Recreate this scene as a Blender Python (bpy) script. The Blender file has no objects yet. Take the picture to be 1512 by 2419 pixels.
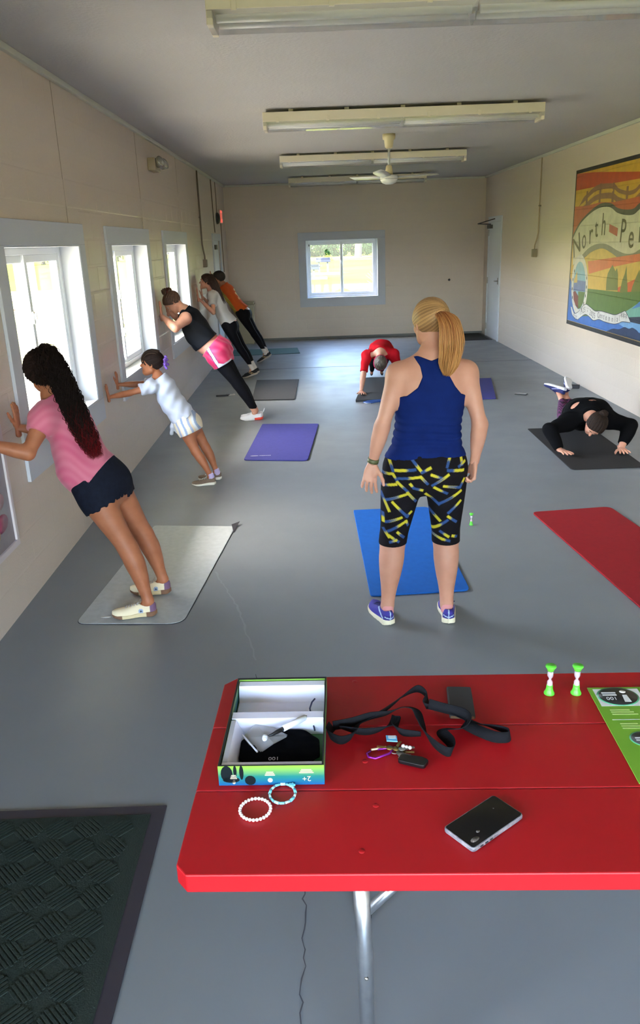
import bpy, bmesh, math, random
import numpy as np
from mathutils import Vector, Matrix, Euler
random.seed(7); np.random.seed(7)
SC = bpy.context.scene
COL = SC.collection
PI = math.pi

# ------------------------------------------------------------------ camera
CAM_R = (0.99936796, -0.01081236, -0.03386401)
CAM_U = (0.03553923, 0.32535905, 0.94492246)
CAM_F = (-0.00080112, 0.94552873, -0.32553767)
cam_data = bpy.data.cameras.new('camera')
cam_data.sensor_fit = 'HORIZONTAL'; cam_data.sensor_width = 36.0
cam_data.lens = 1853.6 / 1512 * 36.0
cam_data.clip_start = 0.05; cam_data.clip_end = 600
cam = bpy.data.objects.new('camera', cam_data); COL.objects.link(cam)
m3 = Matrix((CAM_R, CAM_U, tuple(-c for c in CAM_F))).transposed()
cam.matrix_world = Matrix.Translation((0, 0, 1.95)) @ m3.to_4x4()
SC.camera = cam

# ------------------------------------------------------------------ world, sun, exposure
world = bpy.data.worlds.new('world'); SC.world = world; world.use_nodes = True
wn = world.node_tree.nodes; wl = world.node_tree.links; wn.clear()
w_out = wn.new('ShaderNodeOutputWorld'); w_bg = wn.new('ShaderNodeBackground')
w_sky = wn.new('ShaderNodeTexSky'); w_sky.sky_type = 'NISHITA'; w_sky.sun_disc = False
w_sky.sun_elevation = math.radians(52); w_sky.sun_rotation = math.radians(-90)
w_sky.air_density = 1.0; w_sky.dust_density = 2.5; w_sky.ozone_density = 1.0
w_bg.inputs['Strength'].default_value = 1.25
wl.new(w_sky.outputs[0], w_bg.inputs[0]); wl.new(w_bg.outputs[0], w_out.inputs[0])
sun_d = bpy.data.lights.new('sun', 'SUN'); sun_d.energy = 4.2; sun_d.angle = math.radians(0.6)
sun_d.color = (1.0, 0.95, 0.86)
sun = bpy.data.objects.new('sun', sun_d); COL.objects.link(sun)
# the sun stands high on the left; the porch roof keeps its beam off the windows
sun.rotation_euler = Euler((math.radians(9), math.radians(-36), 0))

SC.view_settings.view_transform = 'Standard'
SC.view_settings.look = 'None'
SC.view_settings.gamma = 1.0
SC.view_settings.use_curve_mapping = False
SC.view_settings.exposure = 2.80
SC.cycles.use_denoising = True
SC.cycles.max_bounces = 10
SC.cycles.diffuse_bounces = 6
SC.cycles.glossy_bounces = 4
SC.cycles.transmission_bounces = 6
SC.cycles.transparent_max_bounces = 12
SC.cycles.sample_clamp_indirect = 8.0
SC.cycles.caustics_reflective = False
SC.cycles.caustics_refractive = False

# ------------------------------------------------------------------ tagging
def tag(o, label=None, cat=None, group=None, kind=None):
    if label: o['label'] = label
    if cat: o['category'] = cat
    if group: o['group'] = group
    if kind: o['kind'] = kind
    return o

def empty(name, loc=(0, 0, 0), rz=0.0, label=None, cat=None, group=None, kind=None):
    o = bpy.data.objects.new(name, None); COL.objects.link(o)
    o.location = loc; o.rotation_euler = (0, 0, rz); o.empty_display_size = 0.1
    return tag(o, label, cat, group, kind)

# ------------------------------------------------------------------ materials
def srgb(r, g=None, b=None):
    if g is None: r, g, b = r
    f = lambda c: (c / 255 / 12.92) if c / 255 <= 0.04045 else ((c / 255 + 0.055) / 1.055) ** 2.4
    return (f(r), f(g), f(b), 1.0)

MATS = {}
def mat(name, color=(200, 200, 200), rough=0.6, metal=0.0, spec=0.5, noise=None, bump=None,
        coat=0.0, trans=0.0, alpha=1.0, sheen=0.0, emit=None, sss=0.0, stretch=None, coord='Object'):
    """color: sRGB 0-255. noise: (scale, second colour, contrast). bump: (scale, strength, distance)."""
    if name in MATS: return MATS[name]
    m = bpy.data.materials.new(name); m.use_nodes = True
    nt = m.node_tree; b = nt.nodes['Principled BSDF']
    b.inputs['Base Color'].default_value = srgb(color)
    b.inputs['Roughness'].default_value = rough
    b.inputs['Metallic'].default_value = metal
    b.inputs['Specular IOR Level'].default_value = spec
    b.inputs['Coat Weight'].default_value = coat
    b.inputs['Transmission Weight'].default_value = trans
    b.inputs['Alpha'].default_value = alpha
    b.inputs['Sheen Weight'].default_value = sheen
    if sss:
        b.inputs['Subsurface Weight'].default_value = sss
        b.inputs['Subsurface Radius'].default_value = (0.012, 0.005, 0.003)
    if emit:
        b.inputs['Emission Color'].default_value = srgb(emit[0]); b.inputs['Emission Strength'].default_value = emit[1]
    tc = None
    def coords():
        nonlocal tc
        if tc is None:
            t = nt.nodes.new('ShaderNodeTexCoord'); mp = nt.nodes.new('ShaderNodeMapping')
            nt.links.new(t.outputs[coord], mp.inputs[0])
            if stretch: mp.inputs['Scale'].default_value = stretch
            tc = mp
        return tc.outputs[0]
    if noise:
        n = nt.nodes.new('ShaderNodeTexNoise'); n.inputs['Scale'].default_value = noise[0]
        n.inputs['Detail'].default_value = 5
        nt.links.new(coords(), n.inputs['Vector'])
        r = nt.nodes.new('ShaderNodeValToRGB'); c = noise[2] if len(noise) > 2 else 0.2
        r.color_ramp.elements[0].position = 0.5 - c; r.color_ramp.elements[1].position = 0.5 + c
        r.color_ramp.elements[0].color = srgb(color); r.color_ramp.elements[1].color = srgb(noise[1])
        nt.links.new(n.outputs['Fac'], r.inputs[0]); nt.links.new(r.outputs[0], b.inputs['Base Color'])
    if bump:
        n = nt.nodes.new('ShaderNodeTexNoise'); n.inputs['Scale'].default_value = bump[0]
        n.inputs['Detail'].default_value = 4
        nt.links.new(coords(), n.inputs['Vector'])
        bp = nt.nodes.new('ShaderNodeBump'); bp.inputs['Strength'].default_value = bump[1]
        bp.inputs['Distance'].default_value = bump[2] if len(bump) > 2 else 0.01
        nt.links.new(n.outputs['Fac'], bp.inputs['Height']); nt.links.new(bp.outputs[0], b.inputs['Normal'])
    MATS[name] = m
    return m

def attr_mat(name, rough=0.6, spec=0.4, sheen=0.0, bump=None):
    """base colour from the mesh's colour attribute 'print' (a printed or dyed pattern)"""
    if name in MATS: return MATS[name]
    m = mat(name, (200, 200, 200), rough, spec=spec, sheen=sheen, bump=bump)
    nt = m.node_tree; a = nt.nodes.new('ShaderNodeAttribute'); a.attribute_name = 'print'
    nt.links.new(a.outputs['Color'], nt.nodes['Principled BSDF'].inputs['Base Color'])
    return m

# ------------------------------------------------------------------ mesh builder
def ortho(d):
    d = Vector(d).normalized()
    a = Vector((0, 0, 1)) if abs(d.z) < 0.9 else Vector((1, 0, 0))
    u = d.cross(a).normalized(); return u, d.cross(u).normalized()

class MB:
    def __init__(s): s.v = []; s.f = []; s.sm = []
    def add(s, vs, fs, smooth=False, M=None):
        o = len(s.v)
        if M is not None: vs = [M @ Vector(p) for p in vs]
        s.v += [tuple(p) for p in vs]
        s.f += [tuple(i + o for i in f) for f in fs]; s.sm += [smooth] * len(fs)
        return s
    def box(s, x0, x1, y0, y1, z0, z1, M=None):
        vs = [(x0,y0,z0),(x1,y0,z0),(x1,y1,z0),(x0,y1,z0),(x0,y0,z1),(x1,y0,z1),(x1,y1,z1),(x0,y1,z1)]
        return s.add(vs, [(0,3,2,1),(4,5,6,7),(0,1,5,4),(1,2,6,5),(2,3,7,6),(3,0,4,7)], M=M)
    def tube(s, pts, r, n=10, caps=True, smooth=True, closed=False, flat=None):
        pts = [Vector(p) for p in pts]; N = len(pts)
        rs = r if isinstance(r, (list, tuple)) else [r] * N
        vs = []; prev = None
        for i, p in enumerate(pts):
            if closed: d = pts[(i + 1) % N] - pts[i - 1]
            else: d = pts[min(i + 1, N - 1)] - pts[max(i - 1, 0)]
            if d.length < 1e-9: d = Vector((0, 0, 1))
            d.normalize()
            if prev is None: u, w = ortho(d)
            else:
                u = prev - d * prev.dot(d)
                if u.length < 1e-6: u, _ = ortho(d)
                u.normalize(); w = d.cross(u).normalized()
            prev = u
            for k in range(n):
                a = 2 * PI * k / n
                vs.append(p + (u * math.cos(a) + w * math.sin(a)) * rs[i])
        fs = []
        for i in range(N if closed else N - 1):
            j = (i + 1) % N
            for k in range(n):
                k2 = (k + 1) % n
                fs.append((i*n+k, i*n+k2, j*n+k2, j*n+k))
        s.add(vs, fs, smooth)
        if caps and not closed:
            o = len(s.v) - len(vs)
            s.f.append(tuple(o + k for k in range(n))[::-1]); s.sm.append(False)
            s.f.append(tuple(o + (N-1)*n + k for k in range(n))); s.sm.append(False)
        return s
    def lathe(s, prof, n=24, M=None, smooth=True):
        """prof: list of (radius, z)"""
        vs = []
        for r, z in prof:
            for k in range(n):
                a = 2*PI*k/n; vs.append((r*math.cos(a), r*math.sin(a), z))
        fs = []
        for i in range(len(prof)-1):
            for k in range(n):
                k2 = (k+1) % n; fs.append((i*n+k, i*n+k2, (i+1)*n+k2, (i+1)*n+k))
        fs.append(tuple(range(n))[::-1]); L = (len(prof)-1)*n; fs.append(tuple(L+k for k in range(n)))
        return s.add(vs, fs, smooth, M)
    def prism(s, poly, h0, h1, M=None):
        """poly: (x,y) ccw, extruded z h0..h1"""
        n = len(poly)
        vs = [(x, y, h0) for x, y in poly] + [(x, y, h1) for x, y in poly]
        fs = [tuple(range(n))[::-1], tuple(range(n, 2*n))] + [(i, (i+1) % n, n+(i+1) % n, n+i) for i in range(n)]
        return s.add(vs, fs, M=M)
    def ball(s, c, r, nu=12, nv=8, M=None):
        rx, ry, rz = (r, r, r) if not isinstance(r, (tuple, list)) else r
        vs = [(c[0], c[1], c[2]-rz)]
        for j in range(1, nv):
            t = PI*j/nv - PI/2
            for i in range(nu):
                a = 2*PI*i/nu
                vs.append((c[0]+rx*math.cos(t)*math.cos(a), c[1]+ry*math.cos(t)*math.sin(a), c[2]+rz*math.sin(t)))
        vs.append((c[0], c[1], c[2]+rz)); fs = []
        for i in range(nu): fs.append((0, 1+(i+1) % nu, 1+i))
        for j in range(nv-2):
            for i in range(nu):
                a = 1+j*nu+i; b = 1+j*nu+(i+1) % nu
                fs.append((a, b, b+nu, a+nu))
        L = len(vs)-1; o = 1+(nv-2)*nu
        for i in range(nu): fs.append((o+i, o+(i+1) % nu, L))
        return s.add(vs, fs, True, M)
    def build(s, name, m, parent=None, bevel=0.0, seg=2, loc=None, label=None):
        me = bpy.data.meshes.new(name); me.from_pydata(s.v, [], s.f); me.update()
        me.polygons.foreach_set('use_smooth', s.sm)
        if m: me.materials.append(m)
        o = bpy.data.objects.new(name, me); COL.objects.link(o)
        if parent: o.parent = parent
        if loc is not None: o.location = loc
        if bevel:
            b = o.modifiers.new('bevel', 'BEVEL'); b.width = bevel; b.segments = seg; b.limit_method = 'ANGLE'
        if label: o['label'] = label
        return o

def np_mesh(name, V, F, m, parent=None, smooth=True, colors=None):
    me = bpy.data.meshes.new(name)
    V = np.asarray(V, np.float32); F = np.asarray(F, np.int32)
    me.vertices.add(len(V)); me.vertices.foreach_set('co', V.ravel())
    k = F.shape[1]
    me.loops.add(F.size); me.loops.foreach_set('vertex_index', F.ravel())
    me.polygons.add(len(F)); me.polygons.foreach_set('loop_start', np.arange(0, F.size, k, dtype=np.int32))
    me.update(calc_edges=True)
    me.polygons.foreach_set('use_smooth', np.full(len(F), smooth))
    if colors is not None:
        a = me.color_attributes.new('print', 'FLOAT_COLOR', 'POINT')
        c = np.ones((len(V), 4), np.float32); c[:, :3] = colors
        a.data.foreach_set('color', c.ravel())
    if m: me.materials.append(m)
    o = bpy.data.objects.new(name, me); COL.objects.link(o)
    if parent: o.parent = parent
    return o

def copy_tree(o, parent=None):
    c = o.copy(); COL.objects.link(c); c.parent = parent
    for ch in list(o.children): copy_tree(ch, c)
    return c
# ------------------------------------------------------------------ implicit-surface modelling (bodies and clothes)
def V3(*a): return np.array(a if len(a) > 1 else a[0], float)
def unit(a): a = np.asarray(a, float); return a / (np.linalg.norm(a) + 1e-12)

class Prim:
    def __init__(s, fn, lo, hi, k, tags, op='+'): s.fn, s.lo, s.hi, s.k, s.tags, s.op = fn, np.array(lo), np.array(hi), k, tags, op

def p_ell(c, axes, r):
    """ellipsoid: axes = 3 unit rows, r = 3 radii"""
    c = V3(c); ax = [unit(a) for a in axes]; r = list(r)
    def fn(X, Y, Z):
        x, y, z = X-c[0], Y-c[1], Z-c[2]
        k0 = 0; k1 = 0
        for a, q in zip(ax, r):
            t = (x*a[0]+y*a[1]+z*a[2])
            k0 = k0+(t/q)**2; k1 = k1+(t/(q*q))**2
        k0 = np.sqrt(k0)+1e-9; k1 = np.sqrt(k1)+1e-9
        return k0*(k0-1)/k1
    ext = np.sqrt(sum((a*q)**2 for a, q in zip(np.array(ax), r)))
    return fn, c-ext, c+ext

def p_sweep(A, B, prof, back, cap=1.0):
    """tapered limb or trunk from A to B. prof rows (t, half width, half depth, side offset, back offset);
    'back' gives the depth direction"""
    A = V3(A); B = V3(B); L = np.linalg.norm(B-A); a = (B-A)/L
    D = V3(back); D = unit(D-a*(D@a)); S = np.cross(a, D)
    pr = np.array([list(q)+[0]*(5-len(q)) for q in prof], float)
    t = pr[:, 0]; tt = np.linspace(t[0], t[-1], 33)
    cols = []
    for j in range(1, 5):          # smooth (Catmull-Rom like) resampling of the profile
        y = pr[:, j]; m = np.gradient(y, t) if len(t) > 2 else np.full(len(t), (y[-1]-y[0])/(t[-1]-t[0]))
        i = np.clip(np.searchsorted(t, tt)-1, 0, len(t)-2); h = t[i+1]-t[i]; u = (tt-t[i])/h
        cols.append((2*u**3-3*u**2+1)*y[i]+(u**3-2*u**2+u)*h*m[i]+(-2*u**3+3*u**2)*y[i+1]+(u**3-u**2)*h*m[i+1])
    W, E, OS, OD = cols; W = np.maximum(W, 0.003); E = np.maximum(E, 0.003)
    def fn(X, Y, Z):
        x, y, z = X-A[0], Y-A[1], Z-A[2]
        s = (x*a[0]+y*a[1]+z*a[2])/L
        sc = np.clip(s, tt[0], tt[-1]); q = (sc-tt[0])/(tt[-1]-tt[0])*32
        def I(c):
            i = np.minimum(q.astype(np.int32), 31); f = q-i; return c[i]*(1-f)+c[i+1]*f
        w = I(W); e = I(E)
        l = x*S[0]+y*S[1]+z*S[2]-I(OS); d = x*D[0]+y*D[1]+z*D[2]-I(OD)
        o = (s-sc)*L; m = np.minimum(w, e)*cap
        k0 = np.sqrt((l/w)**2+(d/e)**2+(o/m)**2)+1e-9
        k1 = np.sqrt((l/w**2)**2+(d/e**2)**2+(o/m**2)**2)+1e-9
        return k0*(k0-1)/k1
    R = max(W.max()+abs(OS).max(), E.max()+abs(OD).max())
    p0 = A+a*L*tt[0]; p1 = A+a*L*tt[-1]
    return fn, np.minimum(p0, p1)-R, np.maximum(p0, p1)+R

def p_cone(A, B, ra, rb):
    A = V3(A); B = V3(B); ab = B-A; L2 = ab@ab
    def fn(X, Y, Z):
        x, y, z = X-A[0], Y-A[1], Z-A[2]
        t = np.clip((x*ab[0]+y*ab[1]+z*ab[2])/L2, 0, 1)
        return np.sqrt((x-ab[0]*t)**2+(y-ab[1]*t)**2+(z-ab[2]*t)**2)-(ra+(rb-ra)*t)
    r = max(ra, rb)
    return fn, np.minimum(A, B)-r, np.maximum(A, B)+r

class Field:
    def __init__(s): s.p = []
    def add(s, pr, k=0.03, tags='', op='+'): s.p.append(Prim(pr[0], pr[1], pr[2], k, tags, op)); return s
    def ell(s, c, axes, r, k=0.03, tags='', op='+'): return s.add(p_ell(c, axes, r), k, tags, op)
    def sweep(s, A, B, prof, back, k=0.03, tags='', cap=1.0): return s.add(p_sweep(A, B, prof, back, cap), k, tags)
    def cone(s, A, B, ra, rb, k=0.02, tags='', op='+'): return s.add(p_cone(A, B, ra, rb), k, tags, op)
    def sub(s, want):
        f = Field(); f.p = [q for q in s.p if any(t in q.tags.split() for t in want.split())]; return f
    def bounds(s):
        q = [p for p in s.p if p.op == '+']
        return np.min([p.lo for p in q], 0), np.max([p.hi for p in q], 0)
    def grid(s, h, off=0.0, box=None, grow=0.0):
        lo, hi = s.bounds() if box is None else (V3(box[0]), V3(box[1]))
        lo = lo-off-grow-3*h; hi = hi+off+grow+3*h
        n = np.ceil((hi-lo)/h).astype(int)+1
        ax = [(lo[i]+h*np.arange(n[i])).astype(np.float32) for i in range(3)]
        F = np.ones(n, np.float32)
        for p in s.p:
            pad = p.k+off+3*h+0.01
            i0 = np.clip(np.floor((p.lo-pad-lo)/h).astype(int), 0, n); i1 = np.clip(np.ceil((p.hi+pad-lo)/h).astype(int)+1, 0, n)
            if np.any(i1 <= i0): continue
            sl = tuple(slice(a, b) for a, b in zip(i0, i1))
            d = p.fn(ax[0][sl[0]][:, None, None], ax[1][sl[1]][None, :, None], ax[2][sl[2]][None, None, :]).astype(np.float32)
            f = F[sl]
            if p.op == '+':
                g = np.maximum(p.k-np.abs(f-d), 0)/p.k
                F[sl] = np.minimum(f, d)-g*g*p.k*0.25
            else:
                d = -d; g = np.maximum(p.k-np.abs(f-d), 0)/p.k
                F[sl] = np.maximum(f, d)+g*g*p.k*0.25
        return F, lo, ax

def surfnet(F, lo, h):
    n = np.array(F.shape); I = F < 0
    c = np.zeros(n-1, np.int8)
    off = [(i, j, k) for i in (0, 1) for j in (0, 1) for k in (0, 1)]
    for i, j, k in off: c += I[i:n[0]-1+i, j:n[1]-1+j, k:n[2]-1+k]
    act = (c > 0) & (c < 8)
    idx = np.argwhere(act); ids = np.full(act.shape, -1, np.int32); ids[act] = np.arange(len(idx))
    if len(idx) == 0: return np.zeros((0, 3)), np.zeros((0, 4), int)
    vals = {o: F[idx[:, 0]+o[0], idx[:, 1]+o[1], idx[:, 2]+o[2]].astype(np.float64) for o in off}
    acc = np.zeros((len(idx), 3)); cnt = np.zeros(len(idx))
    for o in off:
        for ax in range(3):
            if o[ax]: continue
            o2 = list(o); o2[ax] = 1; o2 = tuple(o2)
            a, b = vals[o], vals[o2]; m = (a < 0) != (b < 0)
            t = np.where(m, a/np.where(m, a-b, 1), 0)
            for q in range(3):
                acc[:, q] += np.where(m, o[q]+(t if q == ax else 0), 0)
            cnt += m
    V = (idx+acc/np.maximum(cnt, 1)[:, None])*h+lo
    quads = []
    for ax in range(3):
        u, v = (ax+1) % 3, (ax+2) % 3
        s0 = [slice(1, n[i]-1) for i in range(3)]; s1 = list(s0)
        s0[ax] = slice(0, n[ax]-1); s1[ax] = slice(1, n[ax])
        a = I[tuple(s0)]; b = I[tuple(s1)]
        base = np.array([1, 1, 1]); base[ax] = 0
        for m, flip in ((a & ~b, False), (~a & b, True)):
            e = np.argwhere(m)+base
            if len(e) == 0: continue
            def C(du, dv):
                q = e.copy(); q[:, u] -= du; q[:, v] -= dv; return ids[q[:, 0], q[:, 1], q[:, 2]]
            q = np.stack([C(1, 1), C(0, 1), C(0, 0), C(1, 0)], 1)
            if flip: q = q[:, ::-1]
            quads.append(q)
    Q = np.concatenate(quads); Q = Q[(Q >= 0).all(1)]
    return V, Q

def smooth_mesh(V, Q, it=1, lam=0.5):
    for _ in range(it):
        S = np.zeros_like(V); N = np.zeros(len(V))
        for a in range(4):
            b = (a+1) % 4
            for p, q in ((Q[:, a], Q[:, b]), (Q[:, b], Q[:, a])):
                for x in range(3): S[:, x] += np.bincount(p, V[q, x], len(V))
                N += np.bincount(p, minlength=len(V))
        V = V+lam*(S/np.maximum(N, 1)[:, None]-V)
    return V

def field_mesh(fld, h, off=0.0, clip=None, disp=None, shell=0.0, grow=0.0, it=1, box=None):
    """surface of fld grown by off, kept where clip(X,Y,Z) < 0; disp adds folds; shell > 0 makes it a hollow garment"""
    F, lo, ax = fld.grid(h, off, box, grow)
    X, Y, Z = ax[0][:, None, None], ax[1][None, :, None], ax[2][None, None, :]
    F = F-off
    if disp is not None: F = F-disp(X, Y, Z)
    if shell: F = np.maximum(F, -(F+shell))
    if clip is not None: F = np.maximum(F, clip(X, Y, Z))
    F[0] = F[-1] = 1; F[:, 0] = F[:, -1] = 1; F[:, :, 0] = F[:, :, -1] = 1
    V, Q = surfnet(F.astype(np.float32), lo, h)
    return (smooth_mesh(V, Q, it) if it else V), Q

def merge(*vq):
    Vs, Qs, o = [], [], 0
    for V, Q in vq: Vs.append(V); Qs.append(Q+o); o += len(V)
    return np.concatenate(Vs), np.concatenate(Qs)

def plane(pt, n):
    """signed field, negative on the side n points away from"""
    pt = V3(pt); n = unit(n)
    return lambda X, Y, Z: (X-pt[0])*n[0]+(Y-pt[1])*n[1]+(Z-pt[2])*n[2]
def inter(*fs):
    def g(X, Y, Z):
        r = fs[0](X, Y, Z)
        for q in fs[1:]: r = np.maximum(r, q(X, Y, Z))
        return r
    return g
def union(*fs):
    def g(X, Y, Z):
        r = fs[0](X, Y, Z)
        for q in fs[1:]: r = np.minimum(r, q(X, Y, Z))
        return r
    return g
def neg(f): return lambda X, Y, Z: -f(X, Y, Z)
def folds(dirs, amp):
    """soft cloth folds: rows (direction, wavelength, phase)"""
    def g(X, Y, Z):
        r = 0
        for d, wl, ph in dirs:
            d = unit(d); q = (X*d[0]+Y*d[1]+Z*d[2])
            r = r+np.sin(q*2*PI/wl+ph+2.2*np.sin(X*9+ph)+1.7*np.sin(Y*11+Z*7))
        return r*amp
    return g
# ------------------------------------------------------------------ people
def lin(c): return np.array(srgb(c)[:3])
def limb_prof(rows, k): return [(r[0],)+tuple(q*k for q in r[1:]) for r in rows]
UPARM = [(-.04,.044,.046),(.15,.050,.052),(.45,.046,.046),(.8,.038,.038),(1,.037,.035)]
FOREARM = [(0,.036,.035),(.2,.041,.040),(.5,.036,.034),(.85,.026,.022),(1,.025,.019)]
THIGH = [(-.05,.080,.088),(.12,.092,.092),(.45,.083,.080),(.8,.064,.063),(1,.056,.056)]
CALF = [(0,.053,.053,0,0),(.22,.060,.060,0,.006),(.5,.050,.050,0,.008),(.8,.034,.036,0,.003),(1,.030,.033,0,0)]

def hand_field(W, d, n, t, s=1.0, curl=(8, 10, 8), spread=1.0, thumb_in=0.0):
    """W wrist, d towards the fingers, n out of the back of the hand, t towards the thumb"""
    f = Field(); W = V3(W); d = unit(d); n = unit(V3(n)-d*(V3(n)@d)); t0 = unit(t); t = np.cross(d, n)
    if t@t0 < 0: t = -t
    f.sweep(W-d*.045*s, W+d*.085*s, [(0,.0235*s,.0185*s),(.3,.024*s,.0165*s),(.6,.035*s,.0145*s),(1,.038*s,.0115*s)], n, .01)
    f.ell(W+d*.035*s+t*.020*s-n*.008*s, (d, t, n), (.030*s, .017*s, .014*s), .012)      # ball of the thumb
    for off, ln, r, an in ((.029,.071,.0088,8),(.010,.079,.0090,2),(-.010,.073,.0086,-4),(-.028,.056,.0076,-12)):
        a = math.radians(an*spread); dr = d*math.cos(a)+t*math.sin(a)
        p = W+d*.080*s+t*off*s
        c = 0
        for i, (fr, cu) in enumerate(zip((.46,.30,.24), curl)):
            c += math.radians(cu)
            v = dr*math.cos(c)-n*math.sin(c); q = p+v*ln*fr*s
            f.cone(p, q, r*s*(1-.07*i), r*s*(1-.07*(i+1)), .006); p = q
    p = W+d*.022*s+t*.022*s-n*.003*s
    for i, (ln, a, b) in enumerate(((.040, 46, .0115), (.032, 30, .0098), (.025, 18, .0088))):
        a = math.radians(a*(1-thumb_in)); v = unit(d*math.cos(a)+t*math.sin(a)-n*(.22+.5*thumb_in)); q = p+v*ln*s
        f.cone(p, q, b*s, (b-.0014)*s, .008); p = q
    return f

def head_field(c, f, u, s=1.0, jaw=1.0):
    H = Field(); c = V3(c); f = unit(f); u = unit(V3(u)-f*(V3(u)@f)); r = np.cross(f, u)
    P = lambda x, y, z: c+(r*x+f*y+u*z)*s
    A = (r, f, u); k = lambda *q: [v*s for v in q]
    H.ell(P(0,-.012,.030), A, k(.073,.092,.078), .02, 'skull')
    H.ell(P(0,.028,-.018), A, k(.060,.062,.078), .03, 'skull')
    H.ell(P(0,.052,-.078), A, k(.032*jaw,.034,.026), .035, 'face')
    H.cone(P(.045,.0,-.060), P(.012,.066,-.088), .020*s, .014*s, .03, 'face')
    H.cone(P(-.045,.0,-.060), P(-.012,.066,-.088), .020*s, .014*s, .03, 'face')
    for q in (-1, 1):
        H.ell(P(q*.030,.092,.006), A, k(.015,.010,.010), .012, 'face', '-')       # eye socket
        H.ell(P(q*.037,.062,-.030), A, k(.020,.020,.018), .02, 'face')            # cheekbone
        H.ell(P(q*.030,.079,.024), A, k(.020,.010,.006), .012, 'face')            # brow
        H.ell(P(q*.073,-.006,-.010), (r*.95+f*-.3*q*q, f, u), k(.008,.016,.028), .006, 'ear')
        H.ell(P(q*.079,-.001,-.008), A, k(.005,.008,.016), .005, 'ear', '-')
    H.cone(P(0,.082,.010), P(0,.106,-.026), .0065*s, .0115*s, .012, 'face')       # nose
    H.ell(P(.009,.093,-.030), A, k(.008,.009,.007), .006, 'face')
    H.ell(P(-.009,.093,-.030), A, k(.008,.009,.007), .006, 'face')
    H.ell(P(0,.084,-.053), A, k(.022,.012,.0055), .007, 'lips')
    H.ell(P(0,.083,-.063), A, k(.018,.012,.006), .006, 'lips')
    return H, P, (r, f, u)

def cuff(a, b, at, rad=.085, skew=None):
    """clip that ends a sleeve 'at' metres along a->b and leaves everything away from that limb alone"""
    a = V3(a); b = V3(b); d = unit(b-a); pt = a+d*at; n = unit(d+skew) if skew is not None else d; e = b+d*.25
    s0 = a+d*.03; ab = e-s0; L2 = ab@ab
    def g(X, Y, Z):
        pl = (X-pt[0])*n[0]+(Y-pt[1])*n[1]+(Z-pt[2])*n[2]
        x, y, z = X-s0[0], Y-s0[1], Z-s0[2]; t = np.clip((x*ab[0]+y*ab[1]+z*ab[2])/L2, 0, 1)
        return np.minimum(pl, rad-np.sqrt((x-ab[0]*t)**2+(y-ab[1]*t)**2+(z-ab[2]*t)**2))
    return g

def collar(p, pt, n, rad=.13):
    """neckline: cuts across the neck only, not across raised arms"""
    pt = V3(pt); n = unit(n); a = pt-p.ax*.0; b = p.J['head']; ab = b-a; L2 = ab@ab; R = rad*p.sc
    def g(X, Y, Z):
        pl = (X-pt[0])*n[0]+(Y-pt[1])*n[1]+(Z-pt[2])*n[2]
        x, y, z = X-a[0], Y-a[1], Z-a[2]; t = np.clip((x*ab[0]+y*ab[1]+z*ab[2])/L2, 0, 1)
        return np.minimum(pl, R-np.sqrt((x-ab[0]*t)**2+(y-ab[1]*t)**2+(z-ab[2]*t)**2))
    return g

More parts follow.
